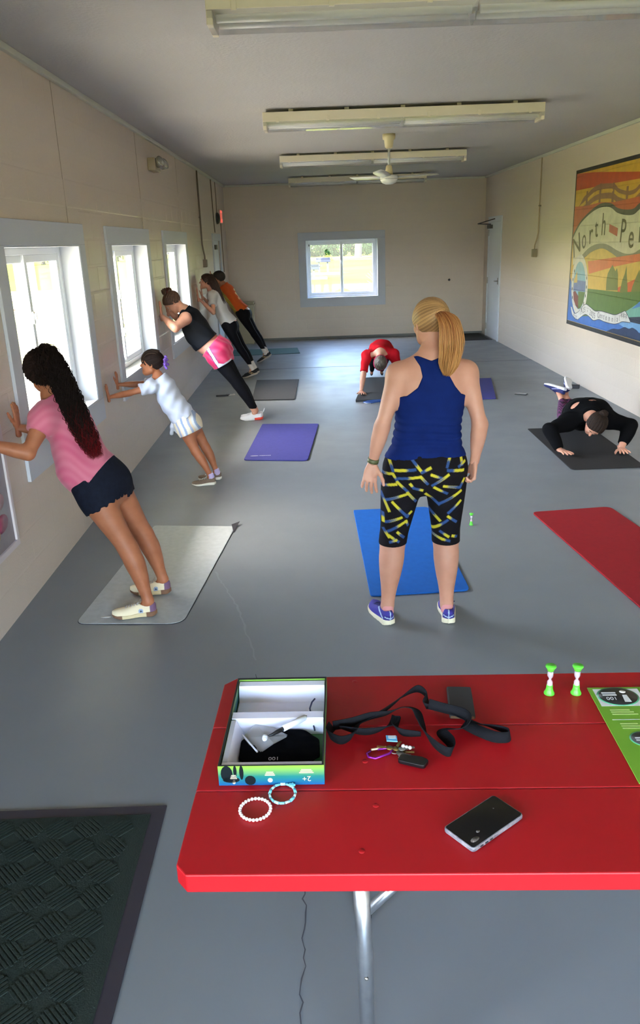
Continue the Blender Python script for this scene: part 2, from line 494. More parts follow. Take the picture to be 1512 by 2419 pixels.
class Person:
    def __init__(s, name_label, J, front, scale=1.0, h=.007, skin=None, torso=None, girth=1.0, arm=1.0, leg=1.0,
                 bust=1.0, hands=None, feet=None, hh=.0030, glute=1.0, jaw=1.0, legb=None, neck_r=.048):
        s.J = J = {k: V3(v) for k, v in J.items()}; s.sc = sc = scale; s.h = h; s.hh = hh
        pc = (J['hipL']+J['hipR'])/2; s.pc = pc
        s.root = empty('person', tuple(J['base']), label=name_label, cat='person')
        s.origin = J['base']
        B = s.B = Field(); F = unit(front); s.F = F
        axis = J['neck']-pc; s.ax = unit(axis); F = unit(F-s.ax*(F@s.ax)); s.F = F; s.back = -F
        s.side = np.cross(s.ax, -F) if False else unit(J['hipL']-J['hipR'])
        T = torso or [(-.16,.10,.07),(-.02,.158,.108,0,.012),(.12,.155,.108,0,.012),(.33,.128,.090,0,0),(.55,.130,.094,0,0),(.78,.146,.096,0,.004),(.93,.118,.074,0,.01),(1.03,.055,.050,0,.008)]
        T = [(r[0], r[1]*sc*girth, r[2]*sc*girth)+tuple(q*sc for q in r[3:]) for r in T]
        B.sweep(pc, J['neck'], T, s.back, .03*sc, 'torso', cap=.6)
        for q in 'LR':
            sh, el, wr, hp, kn, an = (J[n+q] for n in ('sh', 'el', 'wr', 'hip', 'kn', 'an'))
            B.ell(sh+(pc-sh)*.0, (V3(1,0,0), V3(0,1,0), V3(0,0,1)), (.053*sc*arm,)*3, .045*sc, 'torso shoulder')
            B.cone(J['neck']+s.ax*.01, sh+s.ax*.012*sc, .036*sc, .036*sc*arm, .06*sc, 'torso trap')
            eb = unit(unit(sh-el)+unit(wr-el)+1e-3*s.back)
            B.sweep(sh, el, limb_prof(UPARM, sc*arm), s.back, .03*sc, 'arm arm'+q)
            fb = s.back if abs(unit(wr-el)@s.back) < .9 else s.ax
            B.sweep(el, wr, limb_prof(FOREARM, sc*arm), fb if 'hn'+q not in J else J['hn'+q], .025*sc, 'arm fore'+q)
            kb = s.back
            B.sweep(hp, kn, limb_prof(THIGH, sc*leg), kb, .045*sc, 'leg thigh'+q)
            B.ell(hp*.5+pc*.5+s.back*.062*sc-s.ax*.035*sc, (s.side, s.back, s.ax), (.078*sc*glute, .068*sc*glute, .080*sc*glute), .05*sc, 'torso glute')
            B.sweep(kn, an, limb_prof(CALF, sc*leg), legb if legb is not None else kb, .03*sc, 'leg calf'+q)
            if bust: B.ell(pc+axis*.70+F*.075*sc+s.side*(.062*sc if q == 'L' else -.062*sc), (s.side, F, s.ax), (.058*sc*bust, .050*sc*bust, .056*sc*bust), .04*sc, 'torso bust')
        # head and neck
        s.H, s.HP, s.hax = head_field(J['head'], J['face'], J['up'], J.get('hs', np.array(sc*1.0)).item() if 'hs' in J else sc, jaw)
        s.hs = J['hs'].item() if 'hs' in J else sc
        nk0 = J['neck']-s.ax*.03*sc; nk1 = s.HP(0,-.020,-.035)
        nr = neck_r*sc
        for fl in (s.B, s.H):
            fl.sweep(nk0, nk1, [(0,nr*1.18,nr*1.15),(.4,nr,nr),(1,nr*.98,nr*1.02)], s.back, .03*sc, 'torso neck')
        # hands
        s.hands = []
        for q in 'LR':
            if hands and q in hands:
                a = dict(hands[q]); s.hands.append(hand_field(J['wr'+q], s=sc*.98, **a))
        s.feet = feet or {}
        for q in 'LR':
            if q in s.feet:
                a = s.feet[q]; B.cone(J['an'+q], V3(a['heel'])+unit(a['dir'])*.13*sc+unit(a.get('up', (0,0,1)))*.034*sc, .028*sc, .016*sc, .02*sc, 'foot')
        s.skin = skin
    def add(s, name, VQ, m, label=None, parent=None, colors=None, smooth=True):
        V, Q = VQ
        if parent is None: parent = s.root; 
        o = np_mesh(name, V-s.origin, Q, m, parent, smooth, colors)
        if label: o['label'] = label
        return o
    def build_body(s, lips=True):
        J = s.J; core = Field(); core.p = [q for q in s.B.p if 'drape' not in q.tags]; parts = [field_mesh(core, s.h, it=1)]
        parts.append(field_mesh(s.H, min(s.h, .0042), it=1))
        for H in s.hands: parts.append(field_mesh(H, s.hh, it=1))
        s.body = s.add('body', merge(*parts), s.skin)
        # eyes: eyeball and iris
        hs = s.hs
        for q in (-1, 1):
            mb = MB(); mi = MB(); me = MB()
            c = s.HP(q*.030, .076, .006); mb.ball(c-s.origin, .0115*hs, 10, 8)
            mi.ball(s.HP(q*.030, .0835, .006)-s.origin, (.0052*hs,)*3, 8, 6)
            eo = mb.build('eye', mat('eye_white', (225,220,212), .25), s.root); mi.build('iris', mat('iris', (45,30,22), .2), eo)
            pts = [s.HP(q*(.014+.034*t), .0885-.012*t*t, .026+.006*math.sin(PI*min(1, t*1.1))) for t in np.linspace(0, 1, 6)]
            me.tube([p-s.origin for p in pts], [.0022*hs, .0030*hs, .0030*hs, .0026*hs, .002*hs, .001*hs], 6)
            me.build('eyebrow', s.hair_mat or mat('brow', (50,35,25), .8), s.root)
        return s.body
    hair_mat = None
    def hair_cap(s, m, slope=.95, level=-.028, thick=.012, amp=.0022, freq=38, name='hair', label=None, nape=-.075, root=(0,-.9,.35), tint=None):
        """hair over the skull, cut at a hairline that rises towards the forehead"""
        s.hair_mat = m
        r, f, u = s.hax; c = s.J['head']; hs = s.hs
        sk = s.H.sub('skull')
        def loc(X, Y, Z):
            x, y, z = X-c[0], Y-c[1], Z-c[2]
            return ((x*r[0]+y*r[1]+z*r[2])/hs, (x*f[0]+y*f[1]+z*f[2])/hs, (x*u[0]+y*u[1]+z*u[2])/hs)
        def clip(X, Y, Z):
            a, b, z = loc(X, Y, Z)
            line = np.maximum(slope*b+level, nape+0*b)+.010*np.cos(a*40)*(b > 0)
            return (line-z)*hs*.7
        def disp(X, Y, Z):
            a, b, z = loc(X, Y, Z)
            an = angle(a, b, z)
            return amp*hs*(np.sin(an*freq)+.7*np.sin(an*freq*.43+1.3)+.5*np.sin(an*freq*1.9+b*30))
        rt = unit(root); e1 = unit(np.cross(rt, V3(1, 0, 0))); e2 = np.cross(rt, e1)
        def angle(a, b, z):
            z = z-.02; return np.arctan2(a*e2[0]+b*e2[1]+z*e2[2], a*e1[0]+b*e1[1]+z*e1[2])
        VQ = field_mesh(sk, max(.003, s.h*.5), off=thick*hs, clip=clip, disp=disp, grow=.01, it=1)
        cols = None
        if tint:
            V = VQ[0]; a, b, z = loc(V[:, 0], V[:, 1], V[:, 2]); an = angle(a, b, z)
            q = .5+.25*np.sin(an*freq*.43+1.3)+.2*np.sin(an*freq+.4)+.2*np.sin(an*7)+2.2*(z-.02); q = np.clip(q, 0, 1)[:, None]
            cols = lin(tint[0])*(1-q)+lin(tint[1])*q
        return s.add(name, VQ, m, label, colors=cols)
    def strands(s, name, guide, n, rad, r, m, sides=4, curl=None, seed=1, label=None, flat=None, colors=None, jitter=.3, ends=.35):
        """many tapering strands along a guide: rad(t) bundle radius, r strand radius, curl (amp, turns)"""
        rng = np.random.RandomState(seed); G = np.array([V3(g) for g in guide]); N = len(G)
        L = 14 if not curl else max(30, int(curl[1]*9))
        tt = np.linspace(0, 1, L); gi = tt*(N-1); i0 = np.minimum(gi.astype(int), N-2); fr = gi-i0
        def cat(P):      # catmull rom
            Pm = P[np.maximum(i0-1, 0)]; P0 = P[i0]; P1 = P[i0+1]; P2 = P[np.minimum(i0+2, N-1)]; u = fr[:, None]
            return .5*((2*P0)+(P1-Pm)*u+(2*Pm-5*P0+4*P1-P2)*u*u+(3*P0-Pm-3*P1+P2)*u**3)
        C = cat(G); d = np.gradient(C, axis=0); d /= np.linalg.norm(d, axis=1)[:, None]+1e-9
        ref = unit(flat[0]) if flat is not None else s.side
        e1 = ref[None, :]-d*(d@ref)[:, None]; e1 /= np.linalg.norm(e1, axis=1)[:, None]; e2 = np.cross(d, e1)
        fx, fy = (flat[1], flat[2]) if flat is not None else (1, 1)
        R = np.array([rad(t) for t in tt]); VV = []; QQ = []; CC = []; o = 0
        for k in range(n):
            a = rng.uniform(0, 2*PI); q = math.sqrt(rng.uniform(0, 1)); ln = 1-ends*rng.uniform(0, 1)**2
            x = q*math.cos(a)+jitter*np.cumsum(rng.normal(0, .04, L)); y = q*math.sin(a)+jitter*np.cumsum(rng.normal(0, .04, L))
            idx = tt*ln*(L-1); ii = np.minimum(idx.astype(int), L-2); ff = (idx-ii)[:, None]
            lerp = lambda A: A[ii]*(1-ff)+A[ii+1]*ff
            P = lerp(C)+lerp(e1)*(x*np.interp(tt*ln, tt, R)*fx)[:, None]+lerp(e2)*(y*np.interp(tt*ln, tt, R)*fy)[:, None]
            if curl:
                ph = rng.uniform(0, 2*PI); tu = curl[1]*rng.uniform(.8, 1.2); am = curl[0]*np.minimum(1, tt*3)*rng.uniform(.6, 1.3)
                P = P+lerp(e1)*(am*np.cos(ph+tt*ln*tu*2*PI))[:, None]+lerp(e2)*(am*np.sin(ph+tt*ln*tu*2*PI))[:, None]
            rr = r*rng.uniform(.6, 1.3)*np.minimum(1, (1.02-tt)*5)
            ring = []
            for j in range(sides):
                b = 2*PI*j/sides
                ring.append(P+lerp(e1)*(rr*math.cos(b))[:, None]+lerp(e2)*(rr*math.sin(b))[:, None])
            VV.append(np.stack(ring, 1).reshape(-1, 3))
            if colors is not None: CC.append(np.repeat(colors(tt*ln, rng), sides, 0))
            i = np.arange(L-1)[:, None]*sides; j = np.arange(sides)[None, :]; j2 = (j+1) % sides
            QQ.append(np.stack([i+j, i+j2, i+sides+j2, i+sides+j], -1).reshape(-1, 4)+o); o += L*sides
        return s.add(name, (np.concatenate(VV), np.concatenate(QQ)), m, label, colors=np.concatenate(CC) if CC else None)

def bend_profile(t, ys): return np.interp(t, np.linspace(0, 1, len(ys)), ys)

def shoe(person, heel, d, L=.255, up=(0, 0, 1), inward=1, upper=None, sole=None, lace=None, accent=None, high=.0,
         label=None, name='shoe', h=.0042, extra=None, heel_mat=None):
    """heel: point on the ground under the heel, d: towards the toe, up: away from the sole; inward: sign of the lateral
    axis on which the big toe lies"""
    s = L/.27; d = unit(d); up = unit(V3(up)-d*(V3(up)@d)); x = np.cross(d, up)*inward
    heel = V3(heel)
    hw = [.031,.034,.034,.034,.036,.041,.0455,.047,.045,.042,.037]; cx = [0,0,-.001,-.002,-.003,0,.003,.005,.007,.010,.012]
    top = [.080,.088,.094,.092,.085,.076,.067,.060,.056,.053,.046]
    def g(shift, z0, z1, isole):
        n = np.ceil(np.array([.14*s, .33*s, .15*s])/h).astype(int); lo = np.array([-.07*s, -.03*s, -.02*s])
        ax = [(lo[i]+h*np.arange(n[i])).astype(np.float32) for i in range(3)]
        X, Y, Z = ax[0][:, None, None]/s, ax[1][None, :, None]/s, ax[2][None, None, :]/s
        t = Y/.27; tc = np.clip(t, 0, 1)
        W = bend_profile(tc, hw); C = bend_profile(tc, cx); T = bend_profile(tc, top)+high
        rnd = np.sqrt(np.clip(1-((.10-t)/.10).clip(0, 1)**2, 0, 1))*np.sqrt(np.clip(1-((t-.82)/.18).clip(0, 1)**2, 0, 1))
        W = W*rnd-np.maximum(-t, 0)*.2-np.maximum(t-1, 0)*.2
        zb = .016*np.maximum(t-.78, 0)/.22+.006*np.maximum(.1-t, 0)/.1
        if isole:
            flare = .004-.10*np.abs(Z-.012)*0
            zt = np.interp(tc.ravel(), [0,.3,.6,.85,1], [.036,.030,.024,.024,.030]).reshape(tc.shape)
            F = np.maximum(np.maximum(np.abs(X-C)-W-flare+.15*np.maximum(.006-Z+zb, 0), Z-zt), zb-Z)
        else:
            xx = np.abs(X-C)/np.maximum(W, .004); zz = np.maximum(Z-.012, 0)/np.maximum(T-.012, .01)
            F = ((xx**2.4+zz**2.4)**(1/2.4)-1)*np.minimum(np.maximum(W, .004), T)*.9
            F = np.maximum(F, .014-Z); F = np.maximum(F, np.abs(X-C)-W)
            op = np.sqrt(((X)/.027)**2+((Y-.060)/.044)**2+((Z-.098-high)/.040)**2)-1
            F = np.maximum(F, -op*.03)
        F = (F*s).astype(np.float32); F = np.broadcast_to(F, n).copy(); F[0] = F[-1] = 1; F[:, 0] = F[:, -1] = 1; F[:, :, 0] = F[:, :, -1] = 1
        V, Q = surfnet(F, lo, h); V = smooth_mesh(V, Q, 1)
        M = np.stack([x, d, up])
        W_ = V@M+heel
        if inward*1.0 < 0: Q = Q[:, ::-1]
        return (W_, Q), V
    flipfix = np.cross(x, d)@up < 0
    (UV, UQ), UL = g(0, 0, 0, False); (SV, SQ), SL = g(0, 0, 0, True)
    colors = accent(UL/s) if accent else None
    o = person.add(name, (UV, UQ), upper, label, colors=colors)
    so = np_mesh('sole', SV-person.origin, SQ, sole, o, True, extra(SL/s) if extra else None)
    if lace:
        mb = MB()
        P = lambda a, b, c: tuple(heel+(x*a+d*b+up*c)*s-person.origin)
        for i in range(5):
            yy = .105+i*.018; z = bend_profile(yy/.27, top)+high+.002
            mb.tube([P(-.020, yy, z-.010), P(-.010, yy+.003, z), P(.010, yy+.006, z), P(.020, yy+.008, z-.010)], .0026*s, 5)
            mb.tube([P(.020, yy, z-.010), P(.0, yy+.006, z+.002), P(-.020, yy+.012, z-.010)], .0024*s, 5)
        for q in (-1, 1):
            mb.tube([P(0, .10, .086+high), P(q*.018, .094, .100+high), P(q*.036, .104, .094+high), P(q*.024, .112, .080+high), P(0, .104, .086+high)], .0018*s, 5)
        mb.build('laces', lace, o)
    return o
def skin_mat(name, c, c2, rough=.5):
    return mat(name, c, rough, spec=.35, noise=(14, c2, .35), bump=(160, .12, .002), sss=.12)
def cloth(name, c, rough=.8, c2=None, sc=30, bump=(90, .25, .003), sheen=.15):
    return mat(name, c, max(rough, .85), spec=.10, noise=(sc, c2, .3) if c2 else None, bump=bump, sheen=0)

# ---- 1. the woman in the blue tank top, standing with her back to us
def woman_blue():
    p = Person('adult with blond ponytail in navy racerback tank top and patterned leggings, standing back to us',
        dict(base=(.49,3.83,0), hipL=(.435,3.87,.845), hipR=(.650,3.87,.845), neck=(.572,3.845,1.405),
             head=(.563,3.885,1.562), face=(-.30,.94,-.10), up=(.03,.05,1), hs=.98,
             shL=(.402,3.85,1.318), shR=(.738,3.85,1.315), elL=(.318,3.80,1.075), elR=(.803,3.80,1.070),
             wrL=(.270,3.83,.880), wrR=(.790,3.84,.868), knL=(.376,3.87,.445), knR=(.656,3.87,.445),
             anL=(.342,3.83,.085), anR=(.660,3.825,.085)),
        front=(0,1,0), scale=1.0, h=.0058, hh=.0026, arm=.98, leg=1.0, bust=1.0, glute=1.15,
        skin=skin_mat('skin_fair', (198,148,126), (184,130,108)),
        torso=[(-.13,.13,.08,0,.01),(-.03,.192,.122,0,.020),(.08,.186,.122,0,.018),(.24,.168,.108,0,.006),(.40,.158,.104,0,0),(.56,.166,.106,0,0),(.72,.180,.106,0,.006),(.86,.166,.090,0,.012),(.96,.105,.066,0,.014),(1.04,.052,.048,0,.006)],
        hands=dict(L=dict(d=(-.20,-.16,-1), n=(-.15,1,-.05), t=(1,0,0), curl=(16,22,16), spread=1.3),
                   R=dict(d=(-.10,-.08,-1), n=(1,.10,0), t=(0,1,0), curl=(48,62,40), thumb_in=.5)),
        feet=dict(L=dict(heel=(.352,3.765,0), dir=(-.36,1,0)), R=dict(heel=(.660,3.755,0), dir=(.12,1,0))))
    # heavier calves, as in the photo
    for q in 'LR':
        kn, an = p.J['kn'+q], p.J['an'+q]
        p.B.sweep(kn, an, [(-.05,.056,.056),(.2,.064,.062,0,.006),(.42,.058,.056,0,.008),(.7,.040,.041,0,.004),(.95,.030,.034),(1.1,.028,.034)], (0,-1,0), .02, 'leg calf'+q)
        p.B.sweep(p.J['hip'+q], kn, [(.0,.100,.100),(.3,.092,.092),(.6,.076,.074),(.9,.062,.062),(1,.058,.058)], (0,-1,0), .03, 'leg thigh'+q)
    p.hair_mat = mat('hair_blond', (176,128,80), .55, noise=(60, (226,184,128), .16), stretch=(1, 1, .18), spec=.4)
    p.build_body()
    # tank top: torso field cut back to a racerback
    T = p.B.sub('torso leg')
    zs = np.array([1.10,1.204,1.216,1.229,1.272,1.322,1.369,1.421,1.50]); xl = np.array([0.2,.30,.362,.437,.488,.510,.501,.468,.45])
    xr = np.array([.95,.82,.750,.703,.668,.640,.635,.656,.67])
    def arm(X, Y, Z):
        z = np.asarray(Z, float); a = np.interp(z.ravel(), zs, xl).reshape(z.shape); b = np.interp(z.ravel(), zs, xr).reshape(z.shape)
        return np.maximum(a-X, X-b)*.75
    def cut(X, Y, Z):
        neckl = 1.395+.35*np.abs(X-.555)-.55*(Y-3.80).clip(0, .2)
        hem = .914+.010*np.sin(X*14)
        return np.maximum(np.maximum(arm(X, Y, Z), Z-neckl), hem-Z)
    def dsp(X, Y, Z):
        w = np.exp(-((Z-1.03)/.085)**2)
        return .0045*w*np.sin(Z*170+5*np.sin(X*9)+3*np.sin(Y*14))+.0025*np.exp(-((Z-.93)/.03)**2)*np.sin(X*60)
    p.add('tank_top', field_mesh(T, .0045, off=.0075, clip=cut, disp=dsp, grow=.01), cloth('navy_jersey', (16,36,98), .85, (12,28,82), 12, sheen=0))
    # leggings
    Lg = p.B.sub('leg glute torso')
    def lc(X, Y, Z):
        hem = .434+.03*(Y-3.87)
        return np.maximum(Z-.945, hem-Z)
    V, Q = field_mesh(Lg, .0036, off=.0045, clip=lc, it=1)
    segs = np.array([(0.458,0.917,0.506,0.855),(0.373,0.854,0.474,0.866),(0.506,0.852,0.549,0.873),(0.35,0.916,0.369,0.849),(0.32,0.826,0.368,0.835),(0.368,0.835,0.394,0.792),(0.394,0.815,0.501,0.83),(0.501,0.83,0.536,0.79),(0.314,0.762,0.384,0.781),(0.389,0.795,0.44,0.746),(0.338,0.69,0.437,0.729),(0.451,0.79,0.469,0.767),(0.469,0.767,0.512,0.754),(0.44,0.74,0.489,0.676),(0.314,0.719,0.351,0.63),(0.367,0.681,0.446,0.595),(0.334,0.567,0.413,0.596),(0.323,0.567,0.321,0.614),(0.345,0.517,0.438,0.572),(0.394,0.512,0.427,0.479),(0.438,0.598,0.465,0.62),(0.438,0.572,0.449,0.545),(0.323,0.527,0.35,0.485),(0.35,0.494,0.399,0.459),(0.355,0.458,0.388,0.469),(0.649,0.918,0.633,0.872),(0.636,0.855,0.722,0.841),(0.554,0.839,0.608,0.818),(0.56,0.781,0.64,0.833),(0.71,0.908,0.716,0.869),(0.697,0.864,0.731,0.882),(0.619,0.773,0.708,0.75),(0.708,0.75,0.731,0.791),(0.571,0.769,0.639,0.727),(0.602,0.663,0.714,0.73),(0.531,0.731,0.605,0.66),(0.652,0.613,0.715,0.673),(0.652,0.593,0.696,0.559),(0.562,0.622,0.612,0.568),(0.572,0.511,0.65,0.572),(0.616,0.507,0.657,0.479),(0.679,0.481,0.701,0.474),(0.572,0.488,0.625,0.465),(0.625,0.465,0.663,0.455)])
    x = np.where(V[:, 1] < 3.87, V[:, 0], .545*2-V[:, 0]+.03); z = V[:, 2]-.004
    black = lin((22,19,22)); yel = lin((192,178,50)); blu = lin((48,74,122)); wht = lin((120,124,140))
    col = np.tile(black, (len(V), 1))
    for i, (x0, z0, x1, z1) in enumerate(segs):
        dx, dz = x1-x0, z1-z0; L = math.hypot(dx, dz); t = ((x-x0)*dx+(z-z0)*dz)/L; dd = np.abs((x-x0)*dz-(z-z0)*dx)/L
        a = np.clip((.0080-dd)/.002, 0, 1)*np.clip((t+.006)/.002, 0, 1)*np.clip((L+.006-t)/.002, 0, 1)
        u = t/L if i % 2 else 1-t/L
        u = u+.14*np.sin(t*75+i)+.10*np.sin(dd*500+i*2+t*30)
        w = np.clip((u-.35)/.3, 0, 1)[:, None]
        c = yel*(1-w)+blu*w; v = np.clip(1-np.abs(u-.5)/.12, 0, 1)[:, None]*.35; c = c*(1-v)+wht*v
        col = col*(1-a[:, None])+c*a[:, None]
    p.add('leggings', (V, Q), attr_mat('legging_print', .9, .1, 0), 'black capri leggings with yellow and blue brush strokes', colors=col)
    # hair
    p.hair_cap(attr_mat('hair_blond_streaks', .5, .4), thick=.014, amp=.0007, freq=84, nape=-.080, level=-.020, root=(.35,-.85,.40), tint=((112,82,54),(190,148,98)))
    band = MB(); c = V3(.594,3.775,1.605)-p.origin
    band.tube([c+V3(.020*math.cos(a), -.004+.008*math.sin(a), .020*math.sin(a)) for a in np.linspace(0, 2*PI, 14)[:-1]], .006, 8, closed=True)
    band.build('hair_tie', mat('hair_tie', (196,150,100), .6), p.root)
    def pc(t, rng):
        a = lin((138,72,34)); b = lin((196,144,86)); q = np.clip(t*1.1+rng.uniform(-.35,.45), 0, 1)[:, None]; return a*(1-q)+b*q
    p.strands('ponytail', [(.583,3.800,1.600),(.602,3.755,1.606),(.632,3.725,1.560),(.640,3.715,1.480),(.634,3.725,1.40),(.622,3.735,1.325)], 560,
              lambda t: np.interp(t, [0,.08,.3,.6,.85,1], [.016,.020,.042,.057,.048,.018]), .0022, attr_mat('ponytail_hair', .5, .4), colors=pc, seed=3,
              flat=((1,0,0), 1.0, .55), ends=.62, jitter=.5)
    # activity band, socks, shoes
    w = p.J['wrL']; e = p.J['elL']; d = unit(w-e); c = w-d*.018-p.origin; u, v = ortho(d); u = V3(*u); v = V3(*v); mb = MB()
    for off, r in ((-.010,.0275),(0,.0285),(.010,.0275)):
        pass
    ring = []
    for rr, zz in ((.0265,-.011),(.0295,-.010),(.0295,.010),(.0265,.011)): ring.append((rr, zz))
    M = Matrix.Translation(Vector(c)) @ Vector(d).to_track_quat('Z', 'Y').to_matrix().to_4x4()
    mb.lathe(ring, 24, M); band_o = mb.build('fitness_band', mat('olive_rubber', (82,84,52), .5), p.root, label='olive wrist band')
    sk = mat('pink_sock', (206,140,140), .85)
    for q in 'LR':
        an = p.J['an'+q]; f = Field(); f.sweep(an+V3(0,-.006,.004), an+V3(0,-.014,-.035), [(0,.0320,.0365),(.5,.0325,.037),(1,.0325,.037)], (0,-1,0), .01, cap=.3)
        p.add('sock', field_mesh(f, .005, it=1), sk)
    def up(V):
        base = lin((58,52,140)); dk = lin((34,32,92)); hi = lin((170,190,215)); c = np.tile(base, (len(V), 1))
        y, z = V[:, 1], V[:, 2]; a = ((y < .05) & (z < .06)); c[a] = dk*.5+base*.5
        s = np.abs((z-.03)-(y-.02)*.55); c[(s < .006) & (y > .03) & (y < .12)] = hi
        c[(np.abs(V[:, 0]) < .003) & (y < .03)] = hi; c[(np.abs(z-.042-.3*np.abs(V[:,0])) < .003) & (y < .02)] = hi
        return c
    for q, heel, d, inn in (('L', (.352,3.758,0), (-.36,1,0), 1), ('R', (.660,3.750,0), (.12,1,0), -1)):
        shoe(p, heel, d, L=.258, inward=inn, upper=attr_mat('running_mesh', .7, .3), sole=mat('cream_foam', (216,208,180), .6), lace=mat('navy_lace', (40,40,100), .8), accent=up, h=.0032, label='purple blue running shoe')
    return p

def hand_wall(q): return dict(n=(1,0,0), t=(0, 1 if q == 'L' else -1, 0), curl=(3, 5, 5))

# ---- 2. the tall girl in the pink shirt
def girl_pink():
    HL = dict(hand_wall('L'), d=(0,-.25,1)); HR = dict(hand_wall('R'), d=(0,.1,1))
    p = Person('child in pink shirt with very long dark curly hair, leaning on the left wall',
        dict(base=(-1.03,4.12,.006), hipL=(-1.232,4.045,.735), hipR=(-1.178,4.225,.735), neck=(-1.395,4.14,1.225),
             head=(-1.428,4.145,1.352), face=(-.52,.84,-.10), up=(-.15,.02,1), hs=.97,
             shL=(-1.405,4.005,1.140), shR=(-1.365,4.300,1.140), elL=(-1.475,3.880,.985), elR=(-1.505,4.40,.97),
             wrL=(-1.675,3.83,1.060), wrR=(-1.675,4.320,1.025), knL=(-1.060,4.010,.395), knR=(-1.030,4.270,.385),
             anL=(-.975,3.975,.092), anR=(-.945,4.270,.092)),
        front=(-1,.10,-.2), scale=.90, h=.0062, hh=.0027, arm=1.06, leg=1.05, bust=.55, glute=1.25,
        skin=skin_mat('skin_brown', (178,114,82), (152,92,62)),
        torso=[(-.20,.11,.08,0,.01),(-.04,.178,.125,0,.030),(.10,.172,.125,0,.024),(.32,.142,.112,0,0),(.55,.142,.112,0,-.004),(.76,.150,.110,0,.004),(.90,.130,.085,0,.01),(1.03,.056,.052,0,.008)],
        hands=dict(L=HL, R=HR), feet=dict(L=dict(heel=(-.935,3.975,0), dir=(-1,-.05,0)), R=dict(heel=(-.905,4.265,0), dir=(-1,.0,0))))
    p.B.ell(p.pc+p.ax*.135+p.F*.075, (p.side, p.F, p.ax), (.135,.080,.150), .06, 'drape')
    p.hair_mat = mat('hair_black_brown', (26,17,15), .75, noise=(40, (40,25,20), .2), spec=.15)
    p.build_body()
    T = p.B.sub('torso armL armR drape'); J = p.J
    hem = plane(p.pc+p.ax*.035, -(p.ax*.86+p.F*.50))
    def sl(q): return cuff(J['sh'+q], J['el'+q], .092)
    nk = collar(p, J['neck']+p.ax*.006-p.F*.02, unit(p.ax+.25*p.F))
    cut = inter(hem, nk, sl('L'), sl('R'))
    V, Q = field_mesh(T, .0052, off=.019, clip=cut, disp=folds([((.3,.2,1), .16, .5), ((1,.3,.2), .11, 2)], .0032), grow=.015)
    n = np.sin(V[:, 2]*30+2.2*np.sin(V[:, 0]*13+V[:, 1]*9)+1.5*np.sin(V[:, 1]*15))+.7*np.sin(V[:, 2]*110+6*np.sin(V[:, 0]*20)+4*np.sin(V[:, 1]*16))
    w = np.clip(.25+.11*n, 0, 1)[:, None]; rose = lin((192,84,116)); pale = lin((228,150,164))
    p.add('shirt', (V, Q), attr_mat('pink_tie_dye', .85, .2, .2, bump=(60, .3, .004)), 'pink tie-dye short sleeved shirt', colors=rose*(1-w)+pale*w)
    S = p.B.sub('leg torso')
    leg = []
    for q in 'LR':
        hp, kn = J['hip'+q], J['kn'+q]; d = unit(kn-hp)
        c = hp+d*.115
        leg.append(lambda X, Y, Z, c=c, d=d: (X-c[0])*d[0]+(Y-c[1])*d[1]+(Z-c[2])*d[2]+.006*np.sin(X*90+Y*130)+.003*np.sin(X*230+Y*170))
    yc = 4.135
    def lowcut(X, Y, Z):
        a, b = leg[0](X, Y, Z), leg[1](X, Y, Z); w = 1/(1+np.exp(-np.clip((Y-yc)/.012, -30, 30))); return a*(1-w)+b*w
    top = plane(p.pc+p.ax*.10, unit(p.ax+.1*p.F))
    p.add('denim_shorts', field_mesh(S, .0052, off=.012, clip=inter(lowcut, top), disp=folds([((1,0,.4), .14, 0)], .002), grow=.01), cloth('dark_denim', (28,32,46), .9, (20,22,32), 40))
    p.hair_cap(p.hair_mat, thick=.022, amp=.004, freq=70, nape=-.09, level=-.02)
    def cc(t, rng):
        a = lin((26,16,14)); b = lin((120,18,26)); q = np.clip((t-.62)*3+rng.uniform(-.7,.5), 0, 1)[:, None]; return a*(1-q)+b*q
    m = attr_mat('long_curls', .75, .15)
    g = [(-1.375,4.10,1.450),(-1.325,4.04,1.380),(-1.280,3.99,1.300),(-1.240,3.96,1.205),(-1.209,3.955,1.103),(-1.177,3.96,1.004),(-1.150,3.965,.925)]
    p.strands('long_hair', g, 640, lambda t: np.interp(t, [0,.15,.5,.8,1], [.060,.076,.076,.068,.040]), .0019, m, sides=3, curl=(.008, 10), colors=cc, seed=5, ends=.35, flat=((0.75,-.65,0), 1.0, .62))
    p.strands('hair_crown', [(-1.425,4.13,1.455),(-1.395,4.11,1.44),(-1.365,4.07,1.38),(-1.34,4.03,1.31)], 420, lambda t: np.interp(t, [0,.3,.6,1], [.035,.070,.085,.078]), .0021, p.hair_mat, sides=3, curl=(.006, 5), seed=6)
    def up(V):
        c = np.tile(lin((226,212,180)), (len(V), 1)); c[V[:, 1] < .035] = lin((112,84,110)); c[(V[:, 1] > .09) & (V[:, 1] < .16) & (np.abs(V[:, 0]) < .012)] = lin((190,180,165))
        d = np.hypot(V[:, 1]-.09, V[:, 2]-.04); c[(d < .016)] = lin((150,165,190)); c[d < .007] = lin((30,35,50)); return c
    def so(V):
        c = np.tile(lin((206,190,150)), (len(V), 1)); c[(V[:, 1] > .20) | (V[:, 1] < .06)] = lin((118,86,66)); return c
    for q, inn in (('L', -1), ('R', 1)):
        f = p.feet[q]; o = shoe(p, V3(f['heel'])+V3(0,0,.012), f['dir'], L=.245, inward=inn, upper=attr_mat('cream_shoe', .7, .3), sole=attr_mat('gum_sole', .7, .3), lace=mat('silver_lace', (170,165,160), .4), accent=up, extra=so, label='cream low sneaker with brown sole')
    return p

